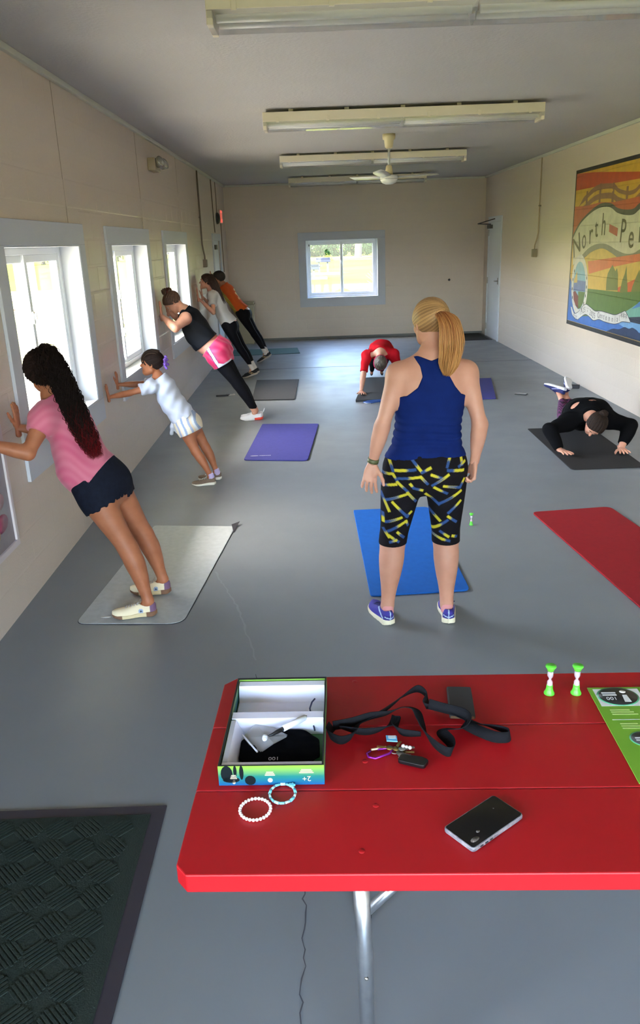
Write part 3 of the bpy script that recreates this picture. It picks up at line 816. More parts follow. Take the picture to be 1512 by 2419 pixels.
# ---- 3. the little girl in white
def girl_small():
    HL = dict(hand_wall('L'), d=(0,-.28,1)); HR = dict(hand_wall('R'), d=(0,.1,1))
    p = Person('small child in knotted white tee and striped shorts, purple bow, leaning on the wall',
        dict(base=(-.98,6.6,0), hipL=(-1.135,6.535,.520), hipR=(-1.095,6.665,.520), neck=(-1.320,6.60,.920),
             head=(-1.358,6.60,1.040), face=(-1,.06,.05), up=(-.02,0,1), hs=.90,
             shL=(-1.365,6.500,.862), shR=(-1.355,6.700,.862), elL=(-1.535,6.43,.828), elR=(-1.53,6.715,.850),
             wrL=(-1.682,6.32,.818), wrR=(-1.680,6.650,.865), knL=(-1.048,6.520,.292), knR=(-.980,6.655,.288),
             anL=(-.938,6.510,.075), anR=(-.905,6.655,.075)),
        front=(-1,0,-.3), scale=.70, h=.0055, hh=.0027, arm=.95, leg=.98, bust=0, glute=1.1, neck_r=.044,
        skin=skin_mat('skin_brown', (178,114,82), (152,92,62)),
        torso=[(-.20,.13,.09,0,.01),(-.02,.170,.128,0,.025),(.15,.162,.125,0,.01),(.38,.150,.125,0,-.014),(.6,.148,.118,0,-.008),(.8,.148,.108,0,.004),(.93,.115,.078,0,.008),(1.03,.055,.052,0,.008)],
        hands=dict(L=HL, R=HR), feet=dict(L=dict(heel=(-.895,6.505,0), dir=(-1,-.10,0)), R=dict(heel=(-.862,6.655,0), dir=(-1,-.05,0))))
    p.hair_mat = mat('hair_black_brown', (26,17,15), .75, spec=.15)
    p.build_body(); J = p.J
    T = p.B.sub('torso armL armR')
    hem = plane(p.pc+p.ax*.045, -(p.ax*.98+p.F*.12))
    cut = inter(hem, collar(p, J['neck']+p.ax*.0, unit(p.ax+.1*p.F)), *[cuff(J['sh'+q], J['el'+q], .098) for q in 'LR'])
    V, Q = field_mesh(T, .0048, off=.018, clip=cut, disp=folds([((.6,.2,.8), .10, .5), ((1,.2,-.6), .07, 1.2)], .0036), grow=.014)
    s_ = (V-p.pc)@p.ax; fr = (V-p.pc)@p.F; la = (V-p.pc)@p.side
    col = np.tile(lin((192,194,206)), (len(V), 1))
    for a, b, c, d in ((.075,.105,-.05,-.02),(.075,.105,.005,.02),(.060,.075,-.01,.05),(.12,.145,.0,.05),(.115,.150,-.045,-.025),(.10,.115,-.045,.03)):
        col[(s_ > a) & (s_ < b) & (fr > .055) & (la > c) & (la < d)] = lin((28,34,60))
    col[(s_ > .20) & (s_ < .29) & (fr > .075) & (np.abs(la) < .06)] = lin((236,160,140))
    p.add('t_shirt', (V, Q), attr_mat('white_tee_print', .85, .2, .1), 'white short sleeved tee', colors=col)
    k = Field(); c = p.pc+p.ax*.035+p.F*.100+p.side*.045
    k.ell(c, (p.side, p.F, p.ax), (.024,.020,.020), .01); k.cone(c, c+V3(-.012,-.01,-.055), .012, .017, .012); k.cone(c, c+V3(.035,.0,-.045), .010, .014, .012)
    k.cone(c, c+p.ax*.05-p.F*.03, .016, .008, .02)
    p.add('shirt_knot', field_mesh(k, .004), mat('white_cotton', (192,194,206), .85))
    S = p.B.sub('leg torso'); leg = [plane(J['hip'+q]+unit(J['kn'+q]-J['hip'+q])*.085, unit(J['kn'+q]-J['hip'+q])) for q in 'LR']
    def low(X, Y, Z):
        a, b = leg[0](X, Y, Z), leg[1](X, Y, Z); w = 1/(1+np.exp(-np.clip((Y-6.60)/.008, -30, 30))); return a*(1-w)+b*w
    V, Q = field_mesh(S, .0045, off=.013, clip=inter(low, plane(p.pc+p.ax*.085, p.ax)), disp=folds([((1,0,.3), .06, 0)], .0022), grow=.01)
    u = (V-p.pc)@unit(V3(1,0,.35)); cols = [lin(c) for c in ((226,214,190),(168,176,200),(226,206,180),(214,214,214),(150,164,190),(232,220,196))]
    ix = (np.floor((u+1)/.017+.12*np.sin(V[:, 2]*60)).astype(int)) % 6
    p.add('striped_shorts', (V, Q), attr_mat('striped_cotton', .85, .2), 'pastel striped shorts', colors=np.array(cols)[ix])
    p.hair_cap(p.hair_mat, thick=.012, amp=.001, freq=30, nape=-.07, level=-.012)
    # braids across the skull
    mb = MB(); r, f, u_ = p.hax
    for i in range(7):
        q = -.060+i*.020; pts = []
        for t in np.linspace(-.35, 1.0, 18):
            a = t*2.15; R_ = math.sqrt(max(.0, 1-(q/.088)**2)); pts.append(p.HP(q*(1 if t < .6 else 1-.6*(t-.6)), .108*math.cos(a)*R_-.012, .030+.098*math.sin(a)*R_*(1 if t > 0 else .8))-p.origin)
        mb.tube(pts, [.0046+.0012*(j % 2) for j in range(len(pts))], 6)
    mb.build('braids', mat('hair_braid', (48,36,30), .75, spec=.15), p.root)
    b = Field(); c = p.HP(0,-.105,.01)
    for a, l in ((.6,.05),(-.2,.055),(1.6,.045),(-1.2,.05),(2.6,.04),(3.6,.045)):
        e = c+(p.side*.6*math.cos(a)+V3(.5,0,0)+V3(0,0,1)*math.sin(a))*l; b.cone(c, e, .008, .013, .008)
    p.add('purple_bow', field_mesh(b, .0032, disp=folds([((1,1,1), .02, 0)], .002)), cloth('purple_ribbon', (122,88,176), .5))
    for q in 'LR':
        an = J['an'+q]; fl = Field(); fl.sweep(an+V3(0,0,.018), an+V3(.008,0,-.03), [(0,.0245,.027),(.5,.026,.029),(1,.028,.031)], (1,0,0), .01, cap=.3)
        p.add('sock', field_mesh(fl, .0045), mat('lilac_sock', (178,164,200), .85))
    for q, inn in (('L', -1), ('R', 1)):
        f = p.feet[q]; shoe(p, f['heel'], f['dir'], L=.205, inward=inn, upper=mat('taupe_canvas', (112,94,80), .85), sole=mat('off_white_rubber', (220,214,200), .6), lace=mat('white_lace', (225,225,225), .8), label='brown canvas sneaker')
    return p

# ---- 4. the woman in black crop top and pink shorts
def woman_black():
    HL = dict(hand_wall('L'), d=(0,-.12,1)); HR = dict(hand_wall('R'), d=(0,.1,1))
    p = Person('adult with hair bun in black sleeveless top and pink shorts, leaning on the wall',
        dict(base=(-.80,9.14,0), hipL=(-1.155,9.06,.800), hipR=(-1.125,9.25,.800), neck=(-1.452,9.15,1.262),
             head=(-1.580,9.145,1.362), face=(-.62,0,-.78), up=(-.70,0,.62), hs=.98,
             shL=(-1.420,8.985,1.195), shR=(-1.400,9.320,1.195), elL=(-1.520,8.800,1.110), elR=(-1.54,9.46,1.12),
             wrL=(-1.680,8.93,1.235), wrR=(-1.682,9.36,1.25), knL=(-.905,9.07,.425), knR=(-.900,9.17,.425),
             anL=(-.725,9.075,.095), anR=(-.725,9.155,.095)),
        front=(-.9,0,-.45), scale=1.0, h=.0078, hh=.0034, arm=1.22, leg=1.0, bust=1.1, glute=1.2,
        skin=skin_mat('skin_light', (214,158,132), (196,136,112)),
        torso=[(-.20,.12,.08,0,.01),(-.04,.182,.128,0,.030),(.10,.180,.142,0,.004),(.28,.166,.146,0,-.030),(.48,.162,.146,0,-.036),(.70,.164,.128,0,-.014),(.88,.148,.092,0,.01),(1.03,.058,.052,0,.008)],
        hands=dict(L=HL, R=HR), feet=dict(L=dict(heel=(-.640,9.085,0), dir=(-1,-.08,0)), R=dict(heel=(-.640,9.160,0), dir=(-1,-.04,0))))
    p.hair_mat = mat('hair_auburn', (58,34,24), .5, noise=(50, (88,56,38), .2))
    p.build_body(); J = p.J
    T = p.B.sub('torso')
    armh = [lambda X, Y, Z, c=J['sh'+q]+(p.side*.035 if q == 'L' else -p.side*.035), s=1: .075-np.sqrt((X-c[0])**2+((Y-c[1])*.9)**2+(Z-c[2])**2) for q in 'LR']
    cut = inter(plane(p.pc+p.ax*.140, -unit(p.ax+.05*p.F)), collar(p, J['neck']-p.ax*.0, unit(p.ax+.3*p.F)), *armh)
    V, Q = field_mesh(T, .0062, off=.013, clip=cut, disp=folds([((.6,.2,.8), .12, .5), ((1,.2,-.6), .16, 1.2)], .003), grow=.012)
    a_ = (V-p.pc)@p.ax; fr = (V-p.pc)@p.F; la = (V-p.pc)@p.side; col = np.tile(lin((20,21,26)), (len(V), 1))
    for (a, b) in ((.215,.223),(.235,.240)): col[(a_ > a) & (a_ < b) & (fr > .06) & (la > .02) & (la < .12)] = lin((190,190,195))
    col[(a_ > .19) & (a_ < .24) & (fr > .06) & (la > .105) & (la < .114)] = lin((190,190,195))
    p.add('crop_top', (V, Q), attr_mat('black_jersey_print', .8, .2), 'black sleeveless cropped top', colors=col)
    k = Field(); c = p.pc+p.ax*.185+p.back*.10+p.side*.06; k.ell(c, (p.side, p.ax, p.back), (.022,.02,.02), .01); k.cone(c, c-p.ax*.03+p.back*.015, .012, .016, .01)
    p.add('top_knot', field_mesh(k, .006), mat('black_jersey', (20,21,26), .8))
    S = p.B.sub('leg torso'); leg = [plane(J['hip'+q]+unit(J['kn'+q]-J['hip'+q])*.175, unit(unit(J['kn'+q]-J['hip'+q])-.12*p.back)) for q in 'LR']
    def low(X, Y, Z):
        a, b = leg[0](X, Y, Z), leg[1](X, Y, Z); w = 1/(1+np.exp(-np.clip((Y-9.155)/.01, -30, 30))); return a*(1-w)+b*w
    V, Q = field_mesh(S, .0058, off=.027, clip=inter(low, plane(p.pc+p.ax*.088, unit(p.ax+.25*p.F))), disp=folds([((1,0,.3), .12, 0), ((.2,.3,1), .09, 1)], .0040), grow=.02, shell=0)
    n = np.sin(V@np.array([40,30,60])+2*np.sin(V@np.array([25,-30,20]))); w = np.clip(.3+.35*n, 0, 1)[:, None]
    col = lin((224,42,96))*(1-w)+lin((240,98,132))*w
    # white side stripe curving back along the hem
    f2 = (V-p.pc)@p.F; s2 = (V-p.pc)@p.ax; lo_ = low(V[:, 0], V[:, 1], V[:, 2]); near = (V-p.pc)@p.side > .02
    stripe = (np.abs(f2-(.03+.30*np.clip(s2+.02, -.2, .1)*-.35)) < .016) & near
    hemw = (lo_ > -.018-.035*np.clip(.05-np.abs(f2-.03), 0, .05)/.05) & near & (f2 < .06)
    edge = ((np.abs(np.abs(f2-(.03-.105*np.clip(s2+.02, -.2, .1)))-.0185) < .004)) & near
    col[edge] = lin((60,30,90)); col[stripe | hemw] = lin((220,216,228))
    p.add('running_shorts', (V, Q), attr_mat('pink_nylon', .55, .4, .1), 'pink running shorts with white side stripe', colors=col)
    Lg = p.B.sub('leg')
    def lc(X, Y, Z): return np.maximum(.135-Z, Z-.85)
    p.add('leggings', field_mesh(Lg, .0065, off=.005, clip=lc), cloth('black_leggings', (20,19,22), .75, (26,24,28), 10))
    p.hair_cap(p.hair_mat, thick=.016, amp=.003, freq=50, nape=-.07, level=-.02)
    b = Field(); c = p.HP(0,-.045,.135); b.ell(c, ((1,0,0),(0,1,0),(0,0,1)), (.042,.044,.036), .01); b.ell(p.HP(0,-.085,.11), ((1,0,0),(0,1,0),(0,0,1)), (.034,.036,.028), .02)
    p.add('hair_bun', field_mesh(b, .005, disp=folds([((1,.4,.3), .02, 0), ((.2,1,-.5), .025, 1)], .0035), grow=.01), p.hair_mat)
    mb = MB()
    for i in range(20):
        a = 2*PI*i/20; c0 = p.HP(.034*math.cos(a), -.068+.030*math.sin(a), .112+.010*math.sin(a*2)); mb.ball(c0-p.origin, .010+.003*(i % 2), 8, 6)
    mb.build('scrunchie', cloth('brown_velvet', (78,40,34), .8), p.root)
    def up(V):
        c = np.tile(lin((224,222,224)), (len(V), 1)); return c
    def so(V):
        c = np.tile(lin((228,224,222)), (len(V), 1)); c[V[:, 1] < .10] = lin((224,66,48)); return c
    for q, inn in (('L', -1), ('R', 1)):
        f = p.feet[q]; o = shoe(p, f['heel'], f['dir'], L=.262, inward=inn, upper=attr_mat('white_knit_shoe', .7, .3), sole=attr_mat('white_red_sole', .5, .4), accent=up, extra=so, h=.005, lace=mat('white_lace', (225,225,225), .8), label='white sneaker with red heel cushion')
        hp = V3(f['heel']); mb = MB(); mb.tube([hp+V3(.002,0,.082)-p.origin, hp+V3(.016,0,.100)-p.origin, hp+V3(.022,0,.118)-p.origin, hp+V3(.014,0,.112)-p.origin], .005, 6)
        mb.build('pull_tab', mat('white_fabric', (225,225,225), .8), o)
    return p

# ---- 5, 6. the two at the far end of the left wall
def black_shoes(p, L, pitch):
    def up(V):
        c = np.tile(lin((24,23,26)), (len(V), 1)); y, z = V[:, 1], V[:, 2]
        for k in (0, 1): c[(np.abs((z-.02)-(y-.05-.03*k)*.8) < .005) & (y > .05) & (y < .15)] = lin((196,168,120))
        return c
    for q, inn in (('L', -1), ('R', 1)):
        f = p.feet[q]; a = math.radians(pitch)
        d = V3(-math.cos(a), V3(f['dir'])[1], -math.sin(a)); u = V3(-math.sin(a), 0, math.cos(a))
        shoe(p, f['heel'], d, L=L, up=u, inward=inn, upper=attr_mat('black_sport_shoe', .6, .3), sole=mat('grey_white_sole', (170,160,150), .6), accent=up, h=.006, label='black sneaker with tan stripes')

def girl_white():
    HL = dict(hand_wall('L'), d=(0,-.25,1)); HR = dict(hand_wall('R'), d=(0,-.1,1))
    p = Person('youth in plain grey-white tee, long brown hair, leaning on the left wall',
        dict(base=(-1.0,12.28,0), hipL=(-1.315,12.20,.785), hipR=(-1.285,12.40,.785), neck=(-1.525,12.30,1.310),
             head=(-1.592,12.30,1.442), face=(-1,0,.08), up=(.02,0,1), hs=.96,
             shL=(-1.505,12.150,1.225), shR=(-1.495,12.450,1.225), elL=(-1.485,11.99,1.010), elR=(-1.56,12.55,1.03),
             wrL=(-1.676,11.86,1.235), wrR=(-1.680,12.34,1.23), knL=(-1.140,12.22,.430), knR=(-1.110,12.38,.430),
             anL=(-.982,12.225,.140), anR=(-.960,12.37,.140)),
        front=(-.95,0,-.3), scale=.96, h=.009, hh=.0042, arm=.88, leg=.88, bust=.6, glute=1.05,
        skin=skin_mat('skin_light', (214,158,132), (196,136,112)),
        hands=dict(L=HL, R=HR), feet=dict(L=dict(heel=(-.895,12.225,.045), dir=(-1,-.1,0)), R=dict(heel=(-.875,12.37,.045), dir=(-1,0,0))))
    p.hair_mat = mat('hair_dark_brown', (46,28,20), .5, noise=(50, (66,42,28), .2))
    p.build_body(); J = p.J
    T = p.B.sub('torso armL armR')
    cut = inter(plane(p.pc+p.ax*.02, -unit(p.ax+.10*p.F)), collar(p, J['neck']+p.ax*.002, unit(p.ax+.2*p.F)), *[cuff(J['sh'+q], J['el'+q], .15) for q in 'LR'])
    p.add('t_shirt', field_mesh(T, .007, off=.020, clip=cut, disp=folds([((.6,.2,.8), .14, .5), ((1,.2,-.6), .19, 1.2)], .004), grow=.02), cloth('grey_white_cotton', (198,194,190), .9))
    Lg = p.B.sub('leg torso')
    p.add('leggings', field_mesh(Lg, .0075, off=.006, clip=lambda X, Y, Z: np.maximum(.195-Z, Z-.88+.25*(X+1.3))), cloth('black_leggings', (20,19,22), .75, (26,24,28), 10))
    for q in 'LR':
        an = J['an'+q]; fl = Field(); fl.sweep(an+V3(-.04,0,.085), an+V3(.012,0,-.03), [(0,.035,.038),(.5,.032,.036),(1,.032,.037)], (1,0,0), .01, cap=.3)
        p.add('sock', field_mesh(fl, .006), mat('white_sock', (214,206,200), .85))
    black_shoes(p, .25, 15)
    p.hair_cap(p.hair_mat, thick=.014, amp=.002, freq=50, nape=-.085, level=-.015)
    p.strands('long_hair', [(-1.545,12.27,1.52),(-1.49,12.25,1.43),(-1.445,12.24,1.33),(-1.405,12.24,1.22),(-1.355,12.24,1.10)], 420, lambda t: np.interp(t, [0,.3,1], [.058,.062,.040]), .0034, p.hair_mat, seed=9)
    return p

def girl_orange():
    HL = dict(hand_wall('L'), d=(0,-.1,1)); HR = dict(hand_wall('R'), d=(0,.1,1))
    p = Person('youth in orange tee and black leggings, farthest of the people leaning on the left wall',
        dict(base=(-.9,13.88,0), hipL=(-1.235,13.80,.830), hipR=(-1.205,14.00,.830), neck=(-1.515,13.90,1.300),
             head=(-1.592,13.90,1.422), face=(-1,0,.0), up=(-.03,0,1), hs=.97,
             shL=(-1.500,13.745,1.225), shR=(-1.490,14.055,1.225), elL=(-1.650,13.60,1.20), elR=(-1.60,14.18,1.08),
             wrL=(-1.680,13.62,1.40), wrR=(-1.680,14.10,1.27), knL=(-1.035,13.82,.475), knR=(-1.010,13.98,.475),
             anL=(-.868,13.825,.165), anR=(-.850,13.97,.165)),
        front=(-.95,0,-.35), scale=.97, h=.0095, hh=.0045, arm=.90, leg=.90, bust=.5, glute=1.1,
        skin=skin_mat('skin_olive', (196,142,112), (176,122,92)),
        hands=dict(L=HL, R=HR), feet=dict(L=dict(heel=(-.775,13.825,.090), dir=(-1,-.08,0)), R=dict(heel=(-.760,13.97,.090), dir=(-1,0,0))))
    p.hair_mat = mat('hair_near_black', (34,22,18), .5)
    p.build_body(); J = p.J
    T = p.B.sub('torso armL armR')
    cut = inter(plane(p.pc+p.ax*.025, -unit(p.ax+.15*p.F)), collar(p, J['neck']+p.ax*.002, unit(p.ax+.2*p.F)), *[cuff(J['sh'+q], J['el'+q], .075) for q in 'LR'])
    V, Q = field_mesh(T, .0072, off=.022, clip=cut, disp=folds([((.6,.2,.8), .14, .5), ((1,.2,-.6), .19, 1.2)], .004), grow=.02)
    fr = (V-p.pc)@p.F; a_ = (V-p.pc)@p.ax; la = (V-p.pc)@p.side; col = np.tile(lin((206,88,36)), (len(V), 1))
    n = np.sin(V@np.array([70,60,90])+2*np.sin(V@np.array([35,-50,40]))); w = np.clip(.5+.5*n, 0, 1)[:, None]
    ol = lin((138,128,66))*(1-w)+lin((176,150,70))*w; m = fr > .045; col[m] = ol[m]
    pr = (fr < -.06) & (np.abs(la) < .075) & (a_ > .22) & (a_ < .42) & (n > -.1); col[pr] = lin((222,202,140))
    p.add('t_shirt', (V, Q), attr_mat('orange_tee_print', .85, .2), 'orange tee with pale print on the back', colors=col)
    p.add('leggings', field_mesh(p.B.sub('leg torso'), .008, off=.006, clip=lambda X, Y, Z: np.maximum(.225-Z, Z-.93+.25*(X+1.25))), cloth('black_leggings', (20,19,22), .75, (26,24,28), 10))
    for q in 'LR':
        an = J['an'+q]; fl = Field(); fl.sweep(an+V3(-.04,0,.085), an+V3(.012,0,-.04), [(0,.035,.038),(.5,.032,.036),(1,.032,.037)], (1,0,0), .01, cap=.3)
        p.add('sock', field_mesh(fl, .006), mat('white_sock', (214,206,200), .85))
    black_shoes(p, .25, 26)
    p.hair_cap(p.hair_mat, thick=.018, amp=.003, freq=50, nape=-.095, level=-.02)
    return p

# ---- 7. the person in red, hands and feet on the floor
def man_red():
    fl = lambda q: dict(d=((-.12 if q == 'R' else .12), -1, -.02), n=(0,0,1), t=((1 if q == 'R' else -1), 0, 0), curl=(2, 4, 6), spread=1.8)
    p = Person('person in red tee in a straight-arm plank on a dark mat, head hanging down',
        dict(base=(.86,11.0,0), hipL=(1.02,11.02,.490), hipR=(.83,11.02,.490), neck=(.862,10.465,.550),
             head=(.848,10.315,.440), face=(-.02,.55,-.84), up=(-.03,-.84,-.50), hs=.98,
             shL=(1.050,10.500,.500), shR=(.685,10.500,.500), elL=(1.10,10.39,.270), elR=(.628,10.39,.270),
             wrL=(1.13,10.330,.060), wrR=(.592,10.330,.060), knL=(1.01,11.44,.320), knR=(.84,11.44,.320),
             anL=(.995,11.82,.105), anR=(.845,11.82,.105)),
        front=(0,0,-1), scale=1.0, h=.0085, hh=.0034, arm=.95, leg=.92, bust=0, glute=1.0,
        skin=skin_mat('skin_fair', (198,148,126), (184,130,108)),
        hands=dict(L=fl('L'), R=fl('R')), feet=dict(L=dict(heel=(.995,11.905,.13), dir=(0,-.35,-1)), R=dict(heel=(.845,11.905,.13), dir=(0,-.35,-1))))
    p.hair_mat = mat('hair_grey_brown', (62,52,44), .5, noise=(30, (96,86,74), .2))
    p.build_body(); J = p.J
    T = p.B.sub('torso armL armR')
    cut = inter(plane(p.pc+p.ax*.01, -p.ax), collar(p, J['neck']+p.ax*.025, unit(p.ax+.3*p.F)), *[cuff(J['sh'+q], J['el'+q], .22) for q in 'LR'])
    p.add('t_shirt', field_mesh(T, .0068, off=.016, clip=cut, disp=folds([((.6,.2,.8), .14, .5), ((1,.2,-.6), .19, 1.2)], .004), grow=.02), cloth('red_cotton', (178,22,34), .85, (160,16,26), 10))
    p.add('leggings', field_mesh(p.B.sub('leg torso'), .008, off=.007, clip=lambda X, Y, Z: np.maximum(11.05-Y, Y-11.80)), cloth('black_leggings', (20,19,22), .75, (26,24,28), 10))
    p.hair_cap(p.hair_mat, thick=.014, amp=.003, freq=50, nape=-.07, level=-.015)
    hb = Field(); sk = p.H.sub('skull'); r, f, u = p.hax; c = J['head']
    def bandc(X, Y, Z):
        y = ((X-c[0])*f[0]+(Y-c[1])*f[1]+(Z-c[2])*f[2]); z = ((X-c[0])*u[0]+(Y-c[1])*u[1]+(Z-c[2])*u[2]); q = z-.55*y-.028
        return np.abs(q)-.014
    p.add('headband', field_mesh(sk, .005, off=.020, clip=bandc), cloth('pink_headband', (176,38,84), .8))
    for q, inn in (('L', -1), ('R', 1)):
        shoe(p, p.feet[q]['heel'], (0,-.35,-1), L=.13, up=(0,-1,.35), inward=inn, upper=mat('dark_sport_shoe', (36,36,44), .7), sole=mat('grey_white_sole', (170,160,150), .6), h=.006, label='dark shoe with the toe on the floor')
    return p

# ---- 8. the person in black doing a push-up on the knees
def woman_pushup():
    fl = lambda q: dict(d=((.32 if q == 'R' else -.10), -1, -.02), n=(0,0,1), t=((1 if q == 'R' else -1), 0, 0), curl=(2, 4, 6), spread=1.6)
    p = Person('person in black long-sleeved top doing a knee push-up, ankles crossed in the air',
        dict(base=(2.6,7.6,0), hipL=(2.775,7.78,.205), hipR=(2.590,7.78,.205), neck=(2.575,7.255,.320),
             head=(2.575,7.115,.262), face=(-.42,-.30,-.86), up=(.12,-.88,.34), hs=1.0,
             shL=(2.745,7.290,.262), shR=(2.390,7.290,.262), elL=(2.925,7.170,.225), elR=(2.170,7.170,.215),
             wrL=(2.800,7.030,.052), wrR=(2.235,7.050,.052), knL=(2.80,8.10,.078), knR=(2.60,8.10,.078),
             anL=(2.705,8.44,.262), anR=(2.655,8.42,.262)),
        front=(0,0,-1), scale=1.04, h=.0072, hh=.0028, arm=1.24, leg=1.0, bust=1.0, glute=1.1,
        torso=[(-.18,.12,.08,0,.01),(-.02,.190,.135,0,.020),(.12,.195,.138,0,.02),(.33,.190,.138,0,.01),(.55,.195,.138,0,.010),(.78,.200,.134,0,.014),(.92,.165,.105,0,.02),(1.03,.060,.056,0,.012)],
        legb=V3(0,.3,-1), skin=skin_mat('skin_light', (214,158,132), (196,136,112)), hands=dict(L=fl('L'), R=fl('R')),
        feet=dict(L=dict(heel=(2.735,8.405,.375), dir=(.15,.85,.32), up=(-.45,-.25,-.9)), R=dict(heel=(2.700,8.40,.370), dir=(-.72,.55,.18), up=(-.10,-.12,-1))))
    p.hair_mat = mat('hair_brown', (32,22,18), .7, spec=.2, noise=(50, (46,32,24), .2))
    p.build_body(); J = p.J
    T = p.B.sub('torso armL armR foreL foreR')
    holes = [lambda X, Y, Z, c=c: .026-np.sqrt(((X-c[0])*.6)**2+((Y-c[1])*.9)**2+((Z-c[2])*.25)**2) for c in (V3(2.45,7.36,.42), V3(2.61,7.34,.42))]
    cut = inter(plane(p.pc+p.ax*.06, -p.ax), collar(p, J['neck']+p.ax*.050, unit(p.ax+.2*p.F), .075), *holes, *[cuff(J['el'+q], J['wr'+q], .205, .07) for q in 'LR'])
    p.add('long_sleeved_top', field_mesh(T, .0062, off=.014, clip=cut, disp=folds([((.6,.7,.2), .14, .5), ((1,.2,-.6), .17, 1.2)], .003), grow=.012), cloth('black_knit', (8,8,10), .95, (11,10,12), 30))
    V, Q = field_mesh(p.B.sub('leg torso'), .0062, off=.007, clip=lambda X, Y, Z: np.maximum(7.66-Y, Y*.9+Z*.45-(8.375*.9+.235*.45)), grow=.01)
    n = np.sin(V@np.array([60,90,70])+2.5*np.sin(V@np.array([45,-50,60]))+2*np.sin(V[:, 0]*80)); w = np.clip(.5+.9*n, 0, 1)[:, None]
    p.add('leggings', (V, Q), attr_mat('purple_camo_leggings', .7, .25), 'purple patterned leggings', colors=lin((44,28,46))*(1-w)+lin((98,48,86))*w)
    p.hair_cap(p.hair_mat, thick=.016, amp=.003, freq=50, nape=-.085, level=-.012)
    b = Field(); b.ell(p.HP(0,-.100,.085), ((1,0,0),(0,1,0),(0,0,1)), (.042,.036,.034), .01)
    p.add('hair_bun', field_mesh(b, .005, disp=folds([((1,.4,.3), .02, 0)], .003), grow=.01), p.hair_mat)
    def up(V):
        c = np.tile(lin((40,44,92)), (len(V), 1)); y = V[:, 1]; z = V[:, 2]; c[(np.abs(z-.035-.3*(y-.1)) < .006) & (y > .06) & (y < .16)] = lin((150,150,190)); return c
    for q, heel, d, u_ in (('L', (2.735,8.405,.375), (.15,.85,.32), (-.45,-.25,-.9)), ('R', (2.700,8.40,.370), (-.72,.55,.18), (-.10,-.12,-1))):
        shoe(p, heel, d, L=.25, up=u_, inward=(-1 if q == 'L' else 1), upper=attr_mat('blue_mesh_shoe', .7, .3), sole=mat('white_foam', (222,222,230), .6), accent=up, h=.005, lace=mat('navy_lace', (40,40,100), .8), label='navy shoe with thick white sole')
    return p
PEOPLE = [woman_blue, girl_pink, girl_small, woman_black, girl_white, girl_orange, man_red, woman_pushup]
# ------------------------------------------------------------------ room shell
XL, XR, YB, YF, ZC, ZT = -1.728, 3.557, 16.988, -4.5, 3.078, 3.040
def paint(name, c1, c2, rough, bump=(55, .25, .004), coat=0.0, big=1.1):
    m = mat(name, c1, rough, spec=.5, noise=(big, c2, .35), bump=bump, coat=coat); return m
wall_paint = paint('taupe_gloss_paint', (206,191,177), (198,183,169), .34, (70, .35, .004))
ceil_paint = paint('ceiling_texture_paint', (178,175,174), (171,168,167), .8, (38, .5, .008))
casing_paint = mat('casing_paint', (190,194,204), .45, bump=(20, .08, .003))
vinyl = mat('white_vinyl', (226,230,234), .35)
trim_paint = mat('ceiling_trim_paint', (196,196,186), .5)

# floor: grey painted concrete with worn patches and two cracks
fm = mat('grey_floor_paint', (124,131,138), .30, spec=.5, bump=(14, .05, .003))
nt = fm.node_tree; fb = nt.nodes['Principled BSDF']
tc = nt.nodes.new('ShaderNodeTexCoord')
n1 = nt.nodes.new('ShaderNodeTexNoise'); n1.inputs['Scale'].default_value = 1.1; n1.inputs['Detail'].default_value = 6
r1 = nt.nodes.new('ShaderNodeValToRGB'); r1.color_ramp.elements[0].color = srgb(119,124,128); r1.color_ramp.elements[1].color = srgb(124,129,133)
r1.color_ramp.elements[0].position = .25; r1.color_ramp.elements[1].position = .75
n2 = nt.nodes.new('ShaderNodeTexNoise'); n2.inputs['Scale'].default_value = 3.0; n2.inputs['Detail'].default_value = 8
r2 = nt.nodes.new('ShaderNodeMapRange'); r2.inputs[1].default_value = .3; r2.inputs[2].default_value = .7; r2.inputs[3].default_value = .40; r2.inputs[4].default_value = .50
for a, b_ in ((tc.outputs['Object'], n1.inputs[0]), (tc.outputs['Object'], n2.inputs[0]), (n1.outputs['Fac'], r1.inputs[0]), (r1.outputs[0], fb.inputs['Base Color']), (n2.outputs['Fac'], r2.inputs[0]), (r2.outputs[0], fb.inputs['Roughness'])): nt.links.new(a, b_)
mb = MB(); mb.box(XL-.2, XR+.2, YF-.2, YB+.2, -.15, 0); fl = mb.build('floor', fm); tag(fl, kind='structure')
def ribbon_mesh(name, pts, w, m, parent, z=.0012):
    mb = MB(); pts = [Vector((x, y, 0)) for x, y in pts]; L = len(pts); vs = []
    for i, p in enumerate(pts):
        d = (pts[min(i+1, L-1)]-pts[max(i-1, 0)]).normalized(); s = Vector((-d.y, d.x, 0)); ww = w*(.5+.7*random.random())
        vs += [(p.x-s.x*ww, p.y-s.y*ww, z), (p.x+s.x*ww, p.y+s.y*ww, z)]
    mb.add(vs, [(2*i, 2*i+1, 2*i+3, 2*i+2) for i in range(L-1)]); return mb.build(name, m, parent)
def wiggle(pts, n, a):
    out = []
    for i in range(len(pts)-1):
        (x0, y0), (x1, y1) = pts[i], pts[i+1]
        for k in range(n): t = k/n; out.append((x0+(x1-x0)*t+random.uniform(-a, a), y0+(y1-y0)*t+random.uniform(-a, a)))
    return out+[pts[-1]]
ribbon_mesh('floor_crack', wiggle([(-.676,4.58),(-.60,4.35),(-.497,4.076),(-.42,3.75),(-.346,3.441)], 9, .007), .006, mat('filled_crack', (134,139,143), .5), fl)
ribbon_mesh('floor_crack', wiggle([(-.34,3.3),(-.25,2.8),(-.12,2.2),(-.098,2.012),(-.092,1.769),(-.104,1.52),(-.12,1.0)], 9, .008), .0022, mat('dark_crack', (76,78,84), .8), fl)
